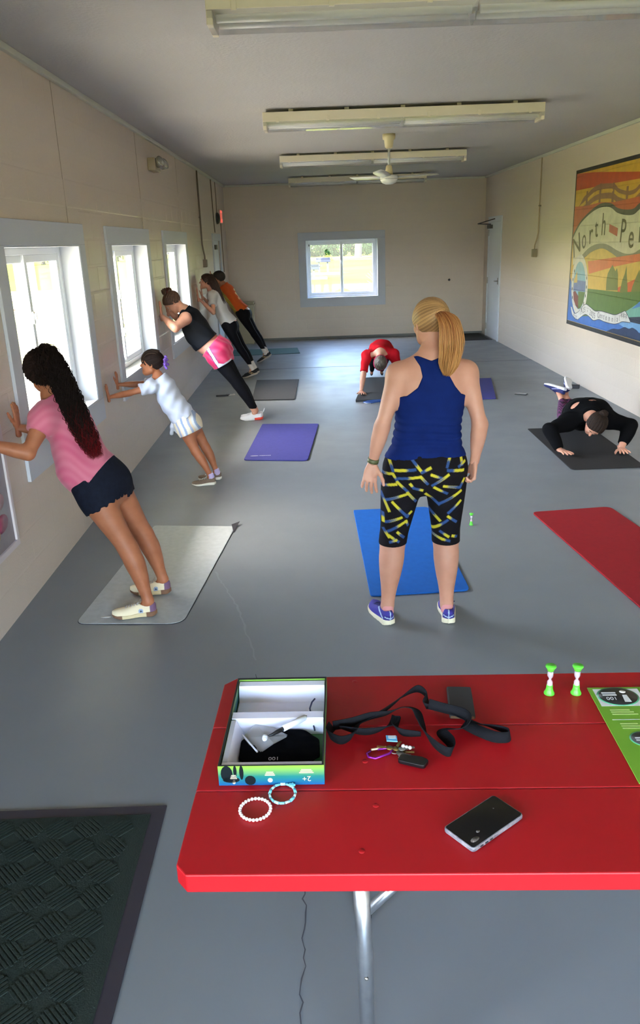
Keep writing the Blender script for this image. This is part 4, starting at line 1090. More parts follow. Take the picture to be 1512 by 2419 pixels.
mb = MB(); mb.box(XL, XR, 12.95, 12.965, .0005, .0016); mb.build('floor_joint', mat('dark_crack', (76,78,84), .8), fl)

def wall_cells(name, holes, u0, u1, z0, z1, place, m):
    """slab with rectangular openings; place(u, z, depth) -> point; depth 0 is the room face, 1 the outer face"""
    us = sorted({u0, u1, *[h[0] for h in holes], *[h[1] for h in holes]}); zs = sorted({z0, z1, *[h[2] for h in holes], *[h[3] for h in holes]})
    mb = MB()
    def solid(a, b): return not any(h[0]-1e-6 < a < h[1]+1e-6 and h[2]-1e-6 < b < h[3]+1e-6 for h in holes)
    for i in range(len(us)-1):
        for j in range(len(zs)-1):
            if not solid((us[i]+us[i+1])/2, (zs[j]+zs[j+1])/2): continue
            P = [place(u, z, d) for d in (0, 1) for u, z in ((us[i], zs[j]), (us[i+1], zs[j]), (us[i+1], zs[j+1]), (us[i], zs[j+1]))]
            mb.add(P, [(0,1,2,3), (7,6,5,4), (0,4,5,1), (1,5,6,2), (2,6,7,3), (3,7,4,0)])
    o = mb.build(name, m); tag(o, kind='structure'); return o
TH = .22
W_IN = .0     # inner opening of the windows
WINS = [(4.62, 6.13), (7.115, 8.66), (9.79, 11.335)]      # along Y
WZ = (.83, 1.99)
left_holes = [(a, b, WZ[0], WZ[1]) for a, b in WINS]+[(14.62, 15.62, 0, 2.03), (-1.0, .5, .83, 1.99), (-3.6, -2.1, .83, 1.99)]
wl_o = wall_cells('wall_left', left_holes, YF, YB, 0, ZC, lambda u, z, d: (XL-TH*d, u, z), wall_paint)
right_holes = [(15.50, 16.52, 0, 2.22)]
wr_o = wall_cells('wall_right', [], YF, YB, 0, ZC, lambda u, z, d: (XR+TH*d, u, z), wall_paint)
BW = (-.125, 1.371, .83, 1.99)
wb_o = wall_cells('wall_back', [BW], XL-TH, XR+TH, 0, ZC, lambda u, z, d: (u, YB+TH*d, z), wall_paint)
wf_o = wall_cells('wall_front', [(-1.3, 3.2, .0, 2.75)], XL-TH, XR+TH, 0, ZC, lambda u, z, d: (u, YF-TH*d, z), wall_paint)  # unseen opening behind the camera, made wide to let in more light
mb = MB(); mb.box(XL-.4, XR+.4, YF-.4, YB+.4, ZC, ZC+.25); ce = mb.build('ceiling', ceil_paint); tag(ce, kind='structure')

# blocks: every course of the walls stands slightly proud of its mortar joints
def block_mesh(w, h, d=.0014, tilt=0):
    me = bpy.data.meshes.new('block'); e = .005; x, z = w/2, h/2
    v = [(-x,0,-z),(x,0,-z),(x,0,z),(-x,0,z),(-x+e,-d*.7,-z+e),(x-e,-d*.7,-z+e),(x-e,-d*.7,z-e),(-x+e,-d*.7,z-e),(-x+2.4*e,-d,-z+2.4*e),(x-2.4*e,-d,-z+2.4*e),(x-2.4*e,-d,z-2.4*e),(-x+2.4*e,-d,z-2.4*e)]
    f = [(8,9,10,11)]+[(a, (a+1) % 4, 4+(a+1) % 4, 4+a) for a in range(4)]+[(4+a, 4+(a+1) % 4, 8+(a+1) % 4, 8+a) for a in range(4)]
    me.from_pydata(v, [], f); me.update(); me.materials.append(wall_paint); return me
BLK = {}
def lay_blocks(parent, u0, u1, holes, place, rot, shift=0.0, limit=300, key=lambda c: 0, deep=.0007, shallow=.0006):
    H, L, J = .2032, .4064, .010; cand = []
    for r in range(15):
        z0 = r*H+J/2; z1 = min((r+1)*H-J/2, ZT-.004)
        n0 = math.floor(u0/L)-1; k = n0
        while k*L < u1+L:
            a = k*L+(L/2 if r % 2 else 0)+shift+J/2; b = a+L-J; k += 1
            a, b = max(a, u0), min(b, u1)
            if b-a < .05: continue
            segs = [(a, b)]
            for h0, h1, hz0, hz1 in holes:
                if hz0 < z1 and hz1 > z0:
                    nn = []
                    for p, q in segs:
                        if h1 <= p or h0 >= q: nn.append((p, q)); continue
                        if h0-p > .04: nn.append((p, h0))
                        if q-h1 > .04: nn.append((h1, q))
                    segs = nn
            for p, q in segs: cand.append(((p+q)/2, (z0+z1)/2, q-p, z1-z0))
    cand.sort(key=key); rest = cand[limit:]
    for u, z, w, h in cand[:limit]:
        dd = deep if .9 < z < 2.5 else shallow
        k = (round(w, 2), round(h, 2), dd)
        if k not in BLK: BLK[k] = block_mesh(k[0], k[1], dd)
        o = bpy.data.objects.new('block', BLK[k]); COL.objects.link(o); o.parent = parent
        o.location = place(u, z); a_ = .0016 if z > 1.0 else .0004; o.rotation_euler = (random.uniform(-a_, a_), 0, rot+random.uniform(-a_, a_)*.6)
    if rest:
        mb = MB(); R = Matrix.Rotation(rot, 4, 'Z')
        for u, z, w, h in rest:
            d = shallow; e = .004; x, zz = w/2, h/2
            v = [(-x,0,-zz),(x,0,-zz),(x,0,zz),(-x,0,zz),(-x+e,-d,-zz+e),(x-e,-d,-zz+e),(x-e,-d,zz-e),(-x+e,-d,zz-e)]
            mb.add(v, [(4,5,6,7)]+[(a, (a+1) % 4, 4+(a+1) % 4, 4+a) for a in range(4)], False, Matrix.Translation(place(u, z)) @ R)
        o = mb.build('far_blocks', wall_paint, parent); o['kind'] = 'stuff'
cas = [(a-.145, b+.145, WZ[0]-.17, WZ[1]+.145) for a, b in WINS]
lay_blocks(wl_o, 2.0, YB-.02, cas+[(14.45, 15.79, 0, 2.17)], lambda u, z: (XL, u, z), PI/2, .12, 300, lambda c: abs(c[0]-8.2)+(0 if c[1] > .9 else 2.5), .0020, .0008)
lay_blocks(wb_o, XL+.02, XR-.02, [(-.27, 1.516, .68, 2.135)], lambda u, z: (u, YB, z), 0, .05, 300)
lay_blocks(wr_o, 7.0, YB-.02, [(8.2, 11.30, .735, 2.74), (15.42, 16.62, 0, 2.3)], lambda u, z: (XR, u, z), -PI/2, .2, 300, lambda c: abs(c[0]-11))

# trims where the walls meet the ceiling
for i, (x0, x1, y0, y1) in enumerate(((XL, XL+.035, YF, YB), (XR-.035, XR, YF, YB), (XL+.035, XR-.035, YB-.02, YB))):
    mb = MB(); mb.box(x0, x1, y0, y1, ZT, ZC-.001); o = mb.build('trim_%d' % (i+1), trim_paint, bevel=.004); tag(o, kind='structure')
# thin dark control joints in the upper left wall
for i, y in enumerate((5.98, 8.64, 11.12)):
    mb = MB(); mb.box(XL+.0001, XL+.0032, y-.002, y+.002, 2.135, ZT); o = mb.build('trim_%d' % (i+4), mat('control_joint_line', (158,144,130), .8)); tag(o, kind='structure')
mb = MB(); mb.box(XL, XR, YB-.012, YB-.001, 0, .045); o = mb.build('base_strip_back', mat('base_strip_grey', (112,114,112), .6)); tag(o, kind='structure')  # low grey strip along the foot of the far wall

# ------------------------------------------------------------------ windows
glass = bpy.data.materials.new('window_glass'); glass.use_nodes = True
gn = glass.node_tree; gn.nodes.clear()
go = gn.nodes.new('ShaderNodeOutputMaterial'); gm = gn.nodes.new('ShaderNodeMixShader'); gt = gn.nodes.new('ShaderNodeBsdfTransparent'); gg = gn.nodes.new('ShaderNodeBsdfGlossy'); gl_ = gn.nodes.new('ShaderNodeLayerWeight'); gp_ = gn.nodes.new('ShaderNodeMath'); gp_.operation = 'POWER'; gp_.inputs[1].default_value = 4.5; gf = gn.nodes.new('ShaderNodeMath'); gf.operation = 'MULTIPLY_ADD'; gf.inputs[1].default_value = .75; gf.inputs[2].default_value = .04
gl_.inputs[0].default_value = .5; gn.links.new(gl_.outputs['Facing'], gp_.inputs[0]); gn.links.new(gp_.outputs[0], gf.inputs[0])
gg.inputs['Roughness'].default_value = .02; gt.inputs[0].default_value = (.965, .975, .965, 1)
gn.links.new(gf.outputs[0], gm.inputs[0]); gn.links.new(gt.outputs[0], gm.inputs[1]); gn.links.new(gg.outputs[0], gm.inputs[2]); gn.links.new(gm.outputs[0], go.inputs[0])

def window(n, M, w, h, z0, split=.5, latches=2, casing=True, screen=False):
    """local frame: x along the wall (0..w), y into the room (negative = outwards), z up from z0"""
    root = empty('window_%d' % n, kind='structure'); root.matrix_world = M
    C = .145
    if casing:
        for nm, b in (('casing_top', (-C, w+C, -.0, .022, h, h+C)), ('casing_bottom', (-C, w+C, 0, .022, -.17, 0)), ('casing_side', (-C, 0, 0, .021, 0, h)), ('casing_side', (w, w+C, 0, .021, 0, h))):
            mb = MB(); mb.box(*b); mb.build(nm, casing_paint, root, bevel=.003)
    D = .16
    for nm, b in (('jamb', (-.001, .012, -D, .018, 0, h)), ('jamb', (w-.012, w+.001, -D, .018, 0, h)), ('jamb_head', (0, w, -D, .018, h-.012, h+.001)), ('sill', (0, w, -D, .020, -.001, .014))):
        mb = MB(); mb.box(*b); mb.build(nm, casing_paint, root, bevel=.002)
    F = .045; y0, y1 = -D-.03, -D+.035
    fr = MB()
    for b in ((.012, .012+F, y0, y1, .014, h-.012), (w-.012-F, w-.012, y0, y1, .014, h-.012), (.012+F, w-.012-F, y0, y1, h-.012-F, h-.012), (.012+F, w-.012-F, y0, y1, .014, .014+F)): fr.box(*b)
    fr.build('window_frame', vinyl, root, bevel=.004)
    a, b_ = .012+F, w-.012-F; m = a+(b_-a)*split
    for k, (s0, s1, yy) in enumerate(((a, m+.03, -D-.005), (m-.03, b_, -D+.015))):
        S = .048; mb = MB(); zz0, zz1 = .014+F, h-.012-F
        for q in ((s0, s0+S, yy-.012, yy+.012, zz0, zz1), (s1-S, s1, yy-.012, yy+.012, zz0, zz1), (s0+S, s1-S, yy-.012, yy+.012, zz1-S, zz1), (s0+S, s1-S, yy-.012, yy+.012, zz0, zz0+S)): mb.box(*q)
        sash = mb.build('sash', vinyl, root, bevel=.003)
        mb = MB(); mb.box(s0+S-.004, s1-S+.004, yy-.002, yy+.002, zz0+S-.004, zz1-S+.004); mb.build('pane', glass, sash)
        if k == 1:
            for j in range(latches):
                zc = zz0+(zz1-zz0)*(.62 if j == 0 else .28)
                mb = MB(); mb.box(m-.026, m+.004, yy+.012, yy+.024, zc-.04, zc+.04); mb.box(m-.018, m-.004, yy+.024, yy+.040, zc-.012, zc+.03); mb.build('latch', vinyl, sash, bevel=.003)
        else:
            mb = MB(); mb.box(s0+.012, s0+.030, yy+.012, yy+.022, zz1-.07, zz1-.03); mb.build('stop', mat('dark_plastic', (50,50,54), .5), sash)
    return root
def ML(y0): return Matrix(((0, 1, 0, XL), (1, 0, 0, y0), (0, 0, 1, WZ[0]), (0, 0, 0, 1)))
window(1, ML(WINS[0][0]), 1.51, 1.16, WZ[0], split=.50)
window(2, ML(WINS[1][0]), 1.545, 1.16, WZ[0], split=.49)
window(3, ML(WINS[2][0]), 1.545, 1.16, WZ[0], split=.46, latches=1)
window(4, Matrix(((1, 0, 0, BW[0]), (0, -1, 0, YB), (0, 0, 1, BW[2]), (0, 0, 0, 1))), BW[1]-BW[0], 1.16, WZ[0], split=.5, latches=1)
window(5, ML(-1.0), 1.5, 1.16, WZ[0], casing=True); window(6, ML(-3.6), 1.5, 1.16, WZ[0], casing=True)

# ------------------------------------------------------------------ doors
door_paint = mat('white_door_paint', (206,212,220), .4)
steel = mat('brushed_steel', (150,148,142), .35, metal=.9)
root = empty('door_1', (0, 0, 0), kind='structure')      # right wall, far corner
mb = MB()
for b in ((XR-.02, XR+.01, 15.44, 15.52, 0, 2.30), (XR-.02, XR+.01, 16.50, 16.58, 0, 2.30), (XR-.02, XR+.01, 15.52, 16.50, 2.20, 2.30)): mb.box(*b)
mb.build('door_frame', door_paint, root, bevel=.003)
mb = MB(); mb.box(XR-.012, XR+.008, 15.52, 16.50, .012, 2.198); leaf = mb.build('door_leaf', door_paint, root, bevel=.002)
mb = MB(); mb.tube([(XR-.012,15.60,1.12),(XR-.055,15.60,1.12),(XR-.058,15.72,1.115)], .010, 8); mb.build('lever', steel, leaf)
mb = MB(); mb.box(XR-.018, XR-.012, 15.57, 15.63, 1.06, 1.18); mb.build('lock_plate', steel, leaf, bevel=.002)
for z in (.20, 1.10, 2.0):
    mb = MB(); mb.box(XR-.030, XR-.010, 16.49, 16.515, z-.06, z+.06); mb.build('hinge', steel, leaf)
mb = MB(); mb.box(XR-.075, XR-.012, 16.20, 16.44, 2.08, 2.15); mb.tube([(XR-.05,16.22,2.16),(XR-.34,16.02,2.17),(XR-.06,15.82,2.25)], .010, 6); mb.build('door_closer', mat('dark_bronze', (58,52,46), .5), leaf, bevel=.002)
root = empty('door_2', (0, 0, 0), kind='structure')      # left wall, beyond the third window
mb = MB()
for b in ((XL-.01, XL+.022, 14.50, 14.62, 0, 2.15), (XL-.01, XL+.022, 15.62, 15.74, 0, 2.15), (XL-.01, XL+.022, 14.62, 15.62, 2.03, 2.15)): mb.box(*b)
mb.build('door_frame', casing_paint, root, bevel=.003)
mb = MB(); mb.box(XL-.06, XL-.02, 14.62, 15.62, .01, 2.03); leaf = mb.build('door_leaf', door_paint, root, bevel=.002)
mb = MB(); mb.tube([(XL-.02,14.72,1.0),(XL+.04,14.72,1.0),(XL+.04,14.84,1.0)], .010, 8); mb.build('lever', steel, leaf)
mb = MB(); mb.box(XL-.02, XL+.04, 14.70, 14.95, 1.88, 1.96); mb.build('door_closer', mat('dark_bronze', (58,52,46), .5), leaf, bevel=.002)

# ------------------------------------------------------------------ outdoors
grass = mat('sunlit_grass', (74,80,30), .95, spec=0.0, noise=(.12, (92,92,38), .2), bump=(3, .4, .02))
mb = MB(); mb.box(-90, 120, -60, 260, -.40, -.16); o = mb.build('ground', grass); tag(o, kind='structure')
conc = mat('patio_concrete', (186,181,162), .9, spec=0.05, noise=(1.2, (176,170,150), .2))
mb = MB(); mb.box(XL-TH-3.6, XL-TH, -6, 19, -.159, -.04); o = mb.build('trim_20', conc); tag(o, kind='structure')
bounce_m = mat('bounce_lawn', (158,156,92), .95, spec=0.0, noise=(.3, (170,166,102), .2))  # paler lawn strip, added to bounce daylight up onto the right wall
mb = MB(); mb.box(-34, XL-TH-3.6, -20, 46, -.1595, -.120); o = mb.build('trim_22', bounce_m); tag(o, kind='structure')
post_m = mat('porch_post_paint', (168,170,150), .6)
for i, y in enumerate((1.4, 4.75, 8.1, 11.5, 15.0, 18.2)):
    r = empty('porch_post', (XL-TH-1.28, y+1.15, -.04), label=['porch post outside the left wall behind the camera position','porch post seen through the nearest left window','porch post seen through the second left window','porch post seen through the third left window','porch post outside the left wall near the far door','farthest porch post, past the corner of the building'][i], cat='post', group='porch posts outside the left windows')
    mb = MB(); mb.box(-.09, .09, -.09, .09, .0, 2.66); mb.build('shaft', post_m, r, bevel=.006)
    mb = MB(); mb.box(-.12, .12, -.12, .12, 0, .14); mb.build('plinth', post_m, r, bevel=.006)
mb = MB(); mb.box(XL-TH-1.42, XL-TH, -6, 19, 2.62, 2.74); o = mb.build('trim_21', mat('porch_soffit', (206,206,200), .8)); tag(o, kind='structure')  # unseen porch roof, its depth set to keep the sun off the windows

def tree(x, y, h, cr, trunk_r, label, m, group=None, seed=1, trunk_h=None):
    rng = random.Random(seed); r = empty('tree', (x, y, -.16), label=label, cat='tree', group=group)
    th = trunk_h or h*.35
    mb = MB(); mb.tube([(0,0,-.1),(0,0,.25),(.03*th,0,th*.5),(0,.02*th,th),(0,0,th*1.4)], [trunk_r*1.7,trunk_r*1.1,trunk_r,trunk_r*.9,trunk_r*.4], 12)
    for k in range(6):
        a = k*1.05+rng.random(); mb.tube([(0,0,th*.95),(math.cos(a)*cr*.4,math.sin(a)*cr*.4,th+cr*.4),(math.cos(a)*cr*.8,math.sin(a)*cr*.8,th+cr*.8)], [trunk_r*.5,trunk_r*.3,trunk_r*.1], 7)
    mb.build('trunk', mat('bark', (70,62,54), .95, spec=0.0, noise=(3, (70,60,52), .2), bump=(8, .8, .05)), r)
    V = []; F = []
    n = 2600
    for k in range(n):
        a = rng.uniform(0, 2*PI); b = math.acos(rng.uniform(-1, 1)); q = rng.uniform(.55, 1.0)**.5
        lump = 1+.22*math.sin(3*a+seed)*math.sin(2*b+seed)
        px = math.cos(a)*math.sin(b)*cr*q*lump; py = math.sin(a)*math.sin(b)*cr*q*lump; pz = th+cr*.75+math.cos(b)*cr*.85*q*lump
        s = cr*.055*rng.uniform(.7, 1.4); e = Euler((rng.uniform(0,6), rng.uniform(0,6), rng.uniform(0,6))).to_matrix(); o = len(V)
        for dx, dy in ((-1,-.5),(1,-.5),(.9,.6),(-.9,.6)):
            v = e @ Vector((dx*s, dy*s, 0)); V.append((px+v.x, py+v.y, pz+v.z))
        F.append((o, o+1, o+2, o+3))
    f = np_mesh('foliage', V, F, m, r, False); f['kind'] = 'stuff'
    return r
leaf1 = mat('leaves_mid_green', (58,78,42), .9, spec=0.0, noise=(.6, (46,66,34), .2)); leaf2 = mat('leaves_dark_green', (44,64,36), .9, spec=0.0, noise=(.6, (34,52,28), .2))
t = tree(5.9, 104.5, 17, 7.5, .42, 'big tree standing alone on the lawn, its trunk in the right pane', leaf2, seed=3, trunk_h=8.0)
mb = MB(); mb.lathe([(1.9,0),(1.7,.08),(.5,.16),(.3,.16)], 20); mb.build('mulch_ring', mat('mulch', (86,60,44), 1.0, spec=0.0), t)
ORD = ['first','second','third','fourth','fifth','sixth','seventh','eighth','ninth','tenth','last']
for i in range(11):
    x = -46+i*11.5+random.uniform(-.6, .6); y = 138+random.uniform(-3, 3)+(9 if i % 2 else 0)
    tree(x, y, 12, random.uniform(5.0, 5.5), .3, '%s tree from the left in the distant row behind the lawn' % ORD[i], leaf2 if i % 3 else leaf1, 'trees in the distant row behind the lawn', seed=20+i, trunk_h=1.6)
for i, (x, y, s) in enumerate(((-58,26,6),(-66,50,7),(-60,78,6),(-52,102,6))):
    tree(x, y, 12, s, .35, ['nearest','second nearest','third nearest','farthest'][i]+' tree on the lawn beyond the patio on the left', leaf1, 'trees on the lawn beyond the patio', seed=50+i, trunk_h=2.5)

for i in range(8):
    tree(-6+i*3.3, 121+(i % 3)*1.2, 5, 2.1, .12, '%s bush from the left in the low row in front of the distant trees' % ORD[i], leaf2 if i % 2 else leaf1, 'bushes in front of the distant trees', seed=80+i, trunk_h=.05)
grill_m = mat('park_grill_steel', (54,54,60), .8, spec=.1)
def grill(x, y, w, h, posts, label):
    r = empty('park_grill', (x, y, -.099), label=label, cat='grill')
    for q in ((-w*.3, w*.3) if posts == 2 else (0,)):
        mb = MB(); mb.tube([(q,0,0),(q,0,h-.28)], .06, 10); mb.build('post', mat('galvanized_steel', (92,94,100), .6, spec=.2), r)
    mb = MB()
    for b in ((-w/2,w/2,-.25,.25,h-.30,h-.27),(-w/2,w/2,.23,.26,h-.27,h),(-w/2,-w/2+.03,-.25,.25,h-.27,h),(w/2-.03,w/2,-.25,.25,h-.27,h),(-w/2,w/2,-.26,-.24,h-.27,h-.14)): mb.box(*b)
    mb.build('firebox', grill_m, r)
    mb = MB()
    for i in range(9): mb.tube([(-w/2+.04+(w-.08)*i/8,-.25,h-.13),(-w/2+.04+(w-.08)*i/8,.22,h-.13)], .009, 6)
    mb.build('grate', grill_m, r)
    mb = MB(); mb.tube([(w/2,-.2,h-.14),(w/2+.16,-.2,h-.10),(w/2+.16,.2,h-.10),(w/2,.2,h-.14)], .014, 6); mb.build('handle', grill_m, r)
grill(.78, 56.0, .98, 1.02, 2, 'wide steel park grill on two posts, on the lawn')
grill(.10, 49.6, .66, .76, 1, 'small steel park grill on a single post, nearest the window')
for i, (x0, x1, y0, y1) in enumerate(((-.6, 1.9, 54.6, 57.4), (-1.3, .9, 48.6, 50.8))):
    mb = MB(); mb.box(x0, x1, y0, y1, -.159, -.10); o = mb.build('concrete_pad', conc); tag(o, 'pale concrete pad under the %s park grill' % ('wide', 'small')[i], 'slab')
r = empty('ornamental_grass', (2.35, 26.5, -.16), label='clump of tall ornamental grass outside the far window, low right', cat='plant')
mb = MB(); rng = random.Random(4)
for i in range(130):
    a = rng.uniform(0, 2*PI); l = rng.uniform(.7, 1.35); lean = rng.uniform(.1, .75)
    pts = [(math.cos(a)*.10, math.sin(a)*.1, 0), (math.cos(a)*(.1+lean*.25)*l, math.sin(a)*(.1+lean*.25)*l, l*.6), (math.cos(a)*(.1+lean*.75)*l, math.sin(a)*(.1+lean*.75)*l, l*(.98-lean*.3))]
    mb.tube(pts, [.012, .009, .002], 3)
f = mb.build('blades', mat('grass_blades', (104,128,70), .8), r); f['kind'] = 'stuff'
# picnic table on the patio side lawn
r = empty('picnic_table', (-9.8, 24.0, -.16), .3, label='picnic table with benches on the lawn seen through the nearest window', cat='table')
wood = mat('red_brown_wood', (132,74,60), .8)
for i in range(5):
    mb = MB(); mb.box(-.9, .9, -.36+i*.147, -.22+i*.147, .72, .76); mb.build('top_board', wood, r)
for s in (-1, 1):
    mb = MB(); mb.box(-.9, .9, s*.68-.13, s*.68+.13, .43, .47); mb.build('bench', wood, r)
    mb = MB(); mb.tube([(s*.6,-.62,0),(s*.6,.05,.72)], .04, 6); mb.tube([(s*.6,.62,0),(s*.6,-.05,.72)], .04, 6); mb.tube([(s*.6,-.75,.41),(s*.6,.75,.41)], .04, 6); mb.build('leg_frame', mat('grey_frame', (96,98,100), .5), r)
# ------------------------------------------------------------------ ceiling lights and fan
cream = mat('cream_enamel', (216,206,184), .45)
clear = bpy.data.materials.new('clear_prismatic_acrylic'); clear.use_nodes = True
cn = clear.node_tree; cn.nodes.clear(); co = cn.nodes.new('ShaderNodeOutputMaterial'); cm = cn.nodes.new('ShaderNodeMixShader'); ct = cn.nodes.new('ShaderNodeBsdfTransparent'); cp = cn.nodes.new('ShaderNodeBsdfPrincipled')
cp.inputs['Base Color'].default_value = srgb(206,206,204); cp.inputs['Roughness'].default_value = .10; cp.inputs['Coat Weight'].default_value = 1; ct.inputs[0].default_value = (.86,.86,.87,1); cm.inputs[0].default_value = .24
cn.links.new(ct.outputs[0], cm.inputs[1]); cn.links.new(cp.outputs[0], cm.inputs[2]); cn.links.new(cm.outputs[0], co.inputs[0])
tube_m = mat('unlit_tube', (232,232,228), .3)
LBL = ['fluorescent ceiling light cut by the top edge of the view, nearest of four', 'cream fluorescent ceiling light second from us, in front of the fan',
       'cream fluorescent ceiling light third from us, just behind the fan rod', 'cream fluorescent ceiling light farthest from us, next to the far wall']
for i, (y, x0) in enumerate(((4.28, -.445), (7.855, -.39), (11.60, -.382), (15.50, -.372))):
    r = empty('ceiling_light', (x0, y, ZC), math.radians(-.6), LBL[i], 'light', 'fluorescent lights across the ceiling')
    L = 2.505; W = .125; zb = -.050
    mb = MB(); mb.box(0, L, -W, W, zb-.055, zb+.022); mb.build('housing', cream, r, bevel=.003)
    mb = MB()
    for k in range(5): mb.box(.25+k*(L-.5)/4-.02, .25+k*(L-.5)/4+.02, -.06, .06, zb+.022, 0)
    for k in range(5):
        m_ = MB(); m_.box(.25+k*(L-.5)/4-.02, .25+k*(L-.5)/4+.02, -.06, .06, zb+.022, 0); m_.build('spacer', cream, r)
    # clear wraparound lens
    prof = [(-W, zb-.056), (-W+.004, zb-.085), (-W+.03, zb-.112), (-.05, zb-.120), (.05, zb-.120), (W-.03, zb-.112), (W-.004, zb-.085), (W, zb-.056)]
    for k, (a, b) in enumerate(((.004, L/2-.003), (L/2+.003, L-.004))):
        mb = MB(); vs = [(a, y_, z_) for y_, z_ in prof]+[(b, y_, z_) for y_, z_ in prof]; n = len(prof)
        mb.add(vs, [(j, j+1, n+j+1, n+j) for j in range(n-1)]+[tuple(range(n)), tuple(range(n, 2*n))[::-1]]); mb.build('lens', clear, r)
    for y_ in (-.055, .055):
        for a, b in ((.04, L/2-.02), (L/2+.02, L-.04)):
            mb = MB(); mb.tube([(a, y_, zb-.078), (b, y_, zb-.078)], .018, 10); mb.build('tube', tube_m, r)
    for k in range(6):
        for s in (-1, 1):
            if s > 0 and i > 1: continue
            mb = MB(); mb.box(.13+k*(L-.26)/5-.013, .13+k*(L-.26)/5+.013, s*(W+.001)-.006, s*(W+.001)+.006, zb-.062, zb-.020); mb.build('lens_clip', cream, r, bevel=.002)
    for a in (0, L-.03):
        mb = MB(); mb.box(a, a+.03, -W+.006, W-.006, zb-.116, zb-.055); mb.build('end_cap', cream, r, bevel=.004)

r = empty('ceiling_fan', (.925, 9.8, ZC), 0, 'white three-blade ceiling fan hanging on a rod between the second and third lights', 'fan')
fanc = mat('aged_white_plastic', (206,192,150), .35); fanw = mat('white_enamel', (210,210,206), .35)
mb = MB(); mb.lathe([(.072,-.001),(.074,-.03),(.070,-.055),(.055,-.062),(.045,-.135),(.030,-.150)][::-1], 24); mb.build('canopy', fanc, r)
mb = MB(); mb.tube([(0,0,-.14),(0,0,-.345)], .014, 12); mb.build('rod', mat('galvanized_rod', (176,178,176), .4, metal=.4), r)
mb = MB(); mb.lathe([(.046,-.425),(.044,-.40),(.034,-.335),(.020,-.322)], 20); mb.build('lower_cover', fanc, r)
mb = MB(); mb.lathe([(.02,-.425),(.10,-.435),(.105,-.462),(.100,-.470)][::-1], 28); mb.build('motor_housing', fanw, r)
mb = MB(); mb.lathe([(.04,-.528),(.080,-.512),(.102,-.480),(.100,-.470)], 28); mb.build('motor_bowl', fanw, r)
for a in (12, 132, 252):
    a = math.radians(a); M = Matrix.Rotation(a, 4, 'Z'); mb = MB()
    mb.add([(x, y, z) for x, w, h in ((.10,.045,-.452),(.20,.055,-.448),(.35,.066,-.440),(.52,.062,-.432),(.60,.045,-.428)) for y, z in ((-w, h-.012), (w, h+.012), (w, h+.017), (-w, h-.007))],
           [(i*4+j, i*4+(j+1) % 4, i*4+4+(j+1) % 4, i*4+4+j) for i in range(4) for j in range(4)]+[(3,2,1,0), (16,17,18,19)], True, M)
    mb.build('blade', fanw, r)

# ------------------------------------------------------------------ things fixed to the walls
con_m = mat('painted_conduit', (122,108,92), .5); con_r = mat('tan_conduit', (184,164,134), .5)
def conduit(x, y, zt, zb, side, label, kink):
    r = empty('conduit', (x, y, zb), 0, label, 'pipe'); s = side; h = zt-zb
    mb = MB(); mb.tube([(s*.018,0,h),(s*.018,0,.30),(s*.022,kink*.35,.22),(s*.03,kink,.12),(s*.03,kink,.06)], .0125 if s > 0 else .010, 8); mb.build('pipe', con_m if s > 0 else con_r, r)
    mb = MB(); mb.box(*sorted((0, s*.06)), kink-.055, kink+.055, -.055, .065); mb.build('switch_box', con_m if s > 0 else mat('box_olive_grey', (140,132,104), .5), r, bevel=.004)
    mb = MB(); mb.box(*sorted((s*.06, s*.066)), kink-.04, kink+.04, -.045, .055); mb.build('cover_plate', con_m if s > 0 else mat('box_olive_grey', (140,132,104), .5), r, bevel=.002)
    mb = MB(); mb.box(*sorted((0, s*.028)), -.03, .03, h*.5, h*.5+.02); mb.build('strap_clip', con_m, r)
conduit(XL, 13.04, ZT, 1.68, 1, 'brown conduit down to a square box on the left wall past the third window', .10)
conduit(XR, 12.93, ZT, 1.66, -1, 'tan conduit down to a square box on the right wall, between door and mural', .12)
def wire(pts, rad, label, name='thin_pipe', m=None):
    mb = MB(); mb.tube(pts, rad, 7); o = mb.build(name, m or con_m); tag(o, label, 'cord'); return o
wire([(XL+.012,14.83,ZT),(XL+.012,14.90,2.4),(XL+.012,14.95,2.2),(XL+.012,14.97,2.17)], .010, 'dark thin pipe from the ceiling down to the door in the left wall')
r = empty('alarm_horn', (XL, 15.45, 2.42), 0, 'round black alarm bell high on the left wall beside the exit sign', 'alarm')
mb = MB(); mb.lathe([(.03,0),(.10,.0),(.105,.02),(.08,.055),(.03,.07)], 20, Matrix.Rotation(PI/2, 4, 'Y')); mb.build('bell', mat('black_metal', (26,24,24), .35), r)
mb = MB(); mb.tube([(.01,.02,.10),(.012,.05,.35),(.012,.02,.62)], .008, 6); mb.build('cable', con_m, r)
r = empty('exit_sign', (XL, 15.98, 2.35), 0, 'small red exit sign standing out from the left wall near the far corner', 'sign')
mb = MB(); mb.box(0, .035, -.17, .17, -.005, .235); mb.build('backing', mat('sign_white', (210,180,170), .5), r, bevel=.004)
red_lit = mat('sign_red_face', (226,96,80), .4, emit=((236,96,80), .12))
mb = MB(); mb.box(.035, .040, -.155, .155, .008, .222); mb.build('face', red_lit, r)
def text_mesh(body, size, name, m, M, parent, depth=.001, sx=1.0, shear=0.0, align='CENTER'):
    cu = bpy.data.curves.new('text', 'FONT'); cu.body = body; cu.size = size; cu.extrude = depth; cu.align_x = align; cu.align_y = 'CENTER'; cu.shear = shear; cu.resolution_u = 3
    t = bpy.data.objects.new('text', cu); COL.objects.link(t); dg = bpy.context.evaluated_depsgraph_get()
    me = bpy.data.meshes.new_from_object(t.evaluated_get(dg)); bpy.data.objects.remove(t); bpy.data.curves.remove(cu)
    me.transform(M @ Matrix.Diagonal((sx, 1, 1, 1))); me.materials.clear(); me.materials.append(m)
    o = bpy.data.objects.new(name, me); COL.objects.link(o); o.parent = parent; return o
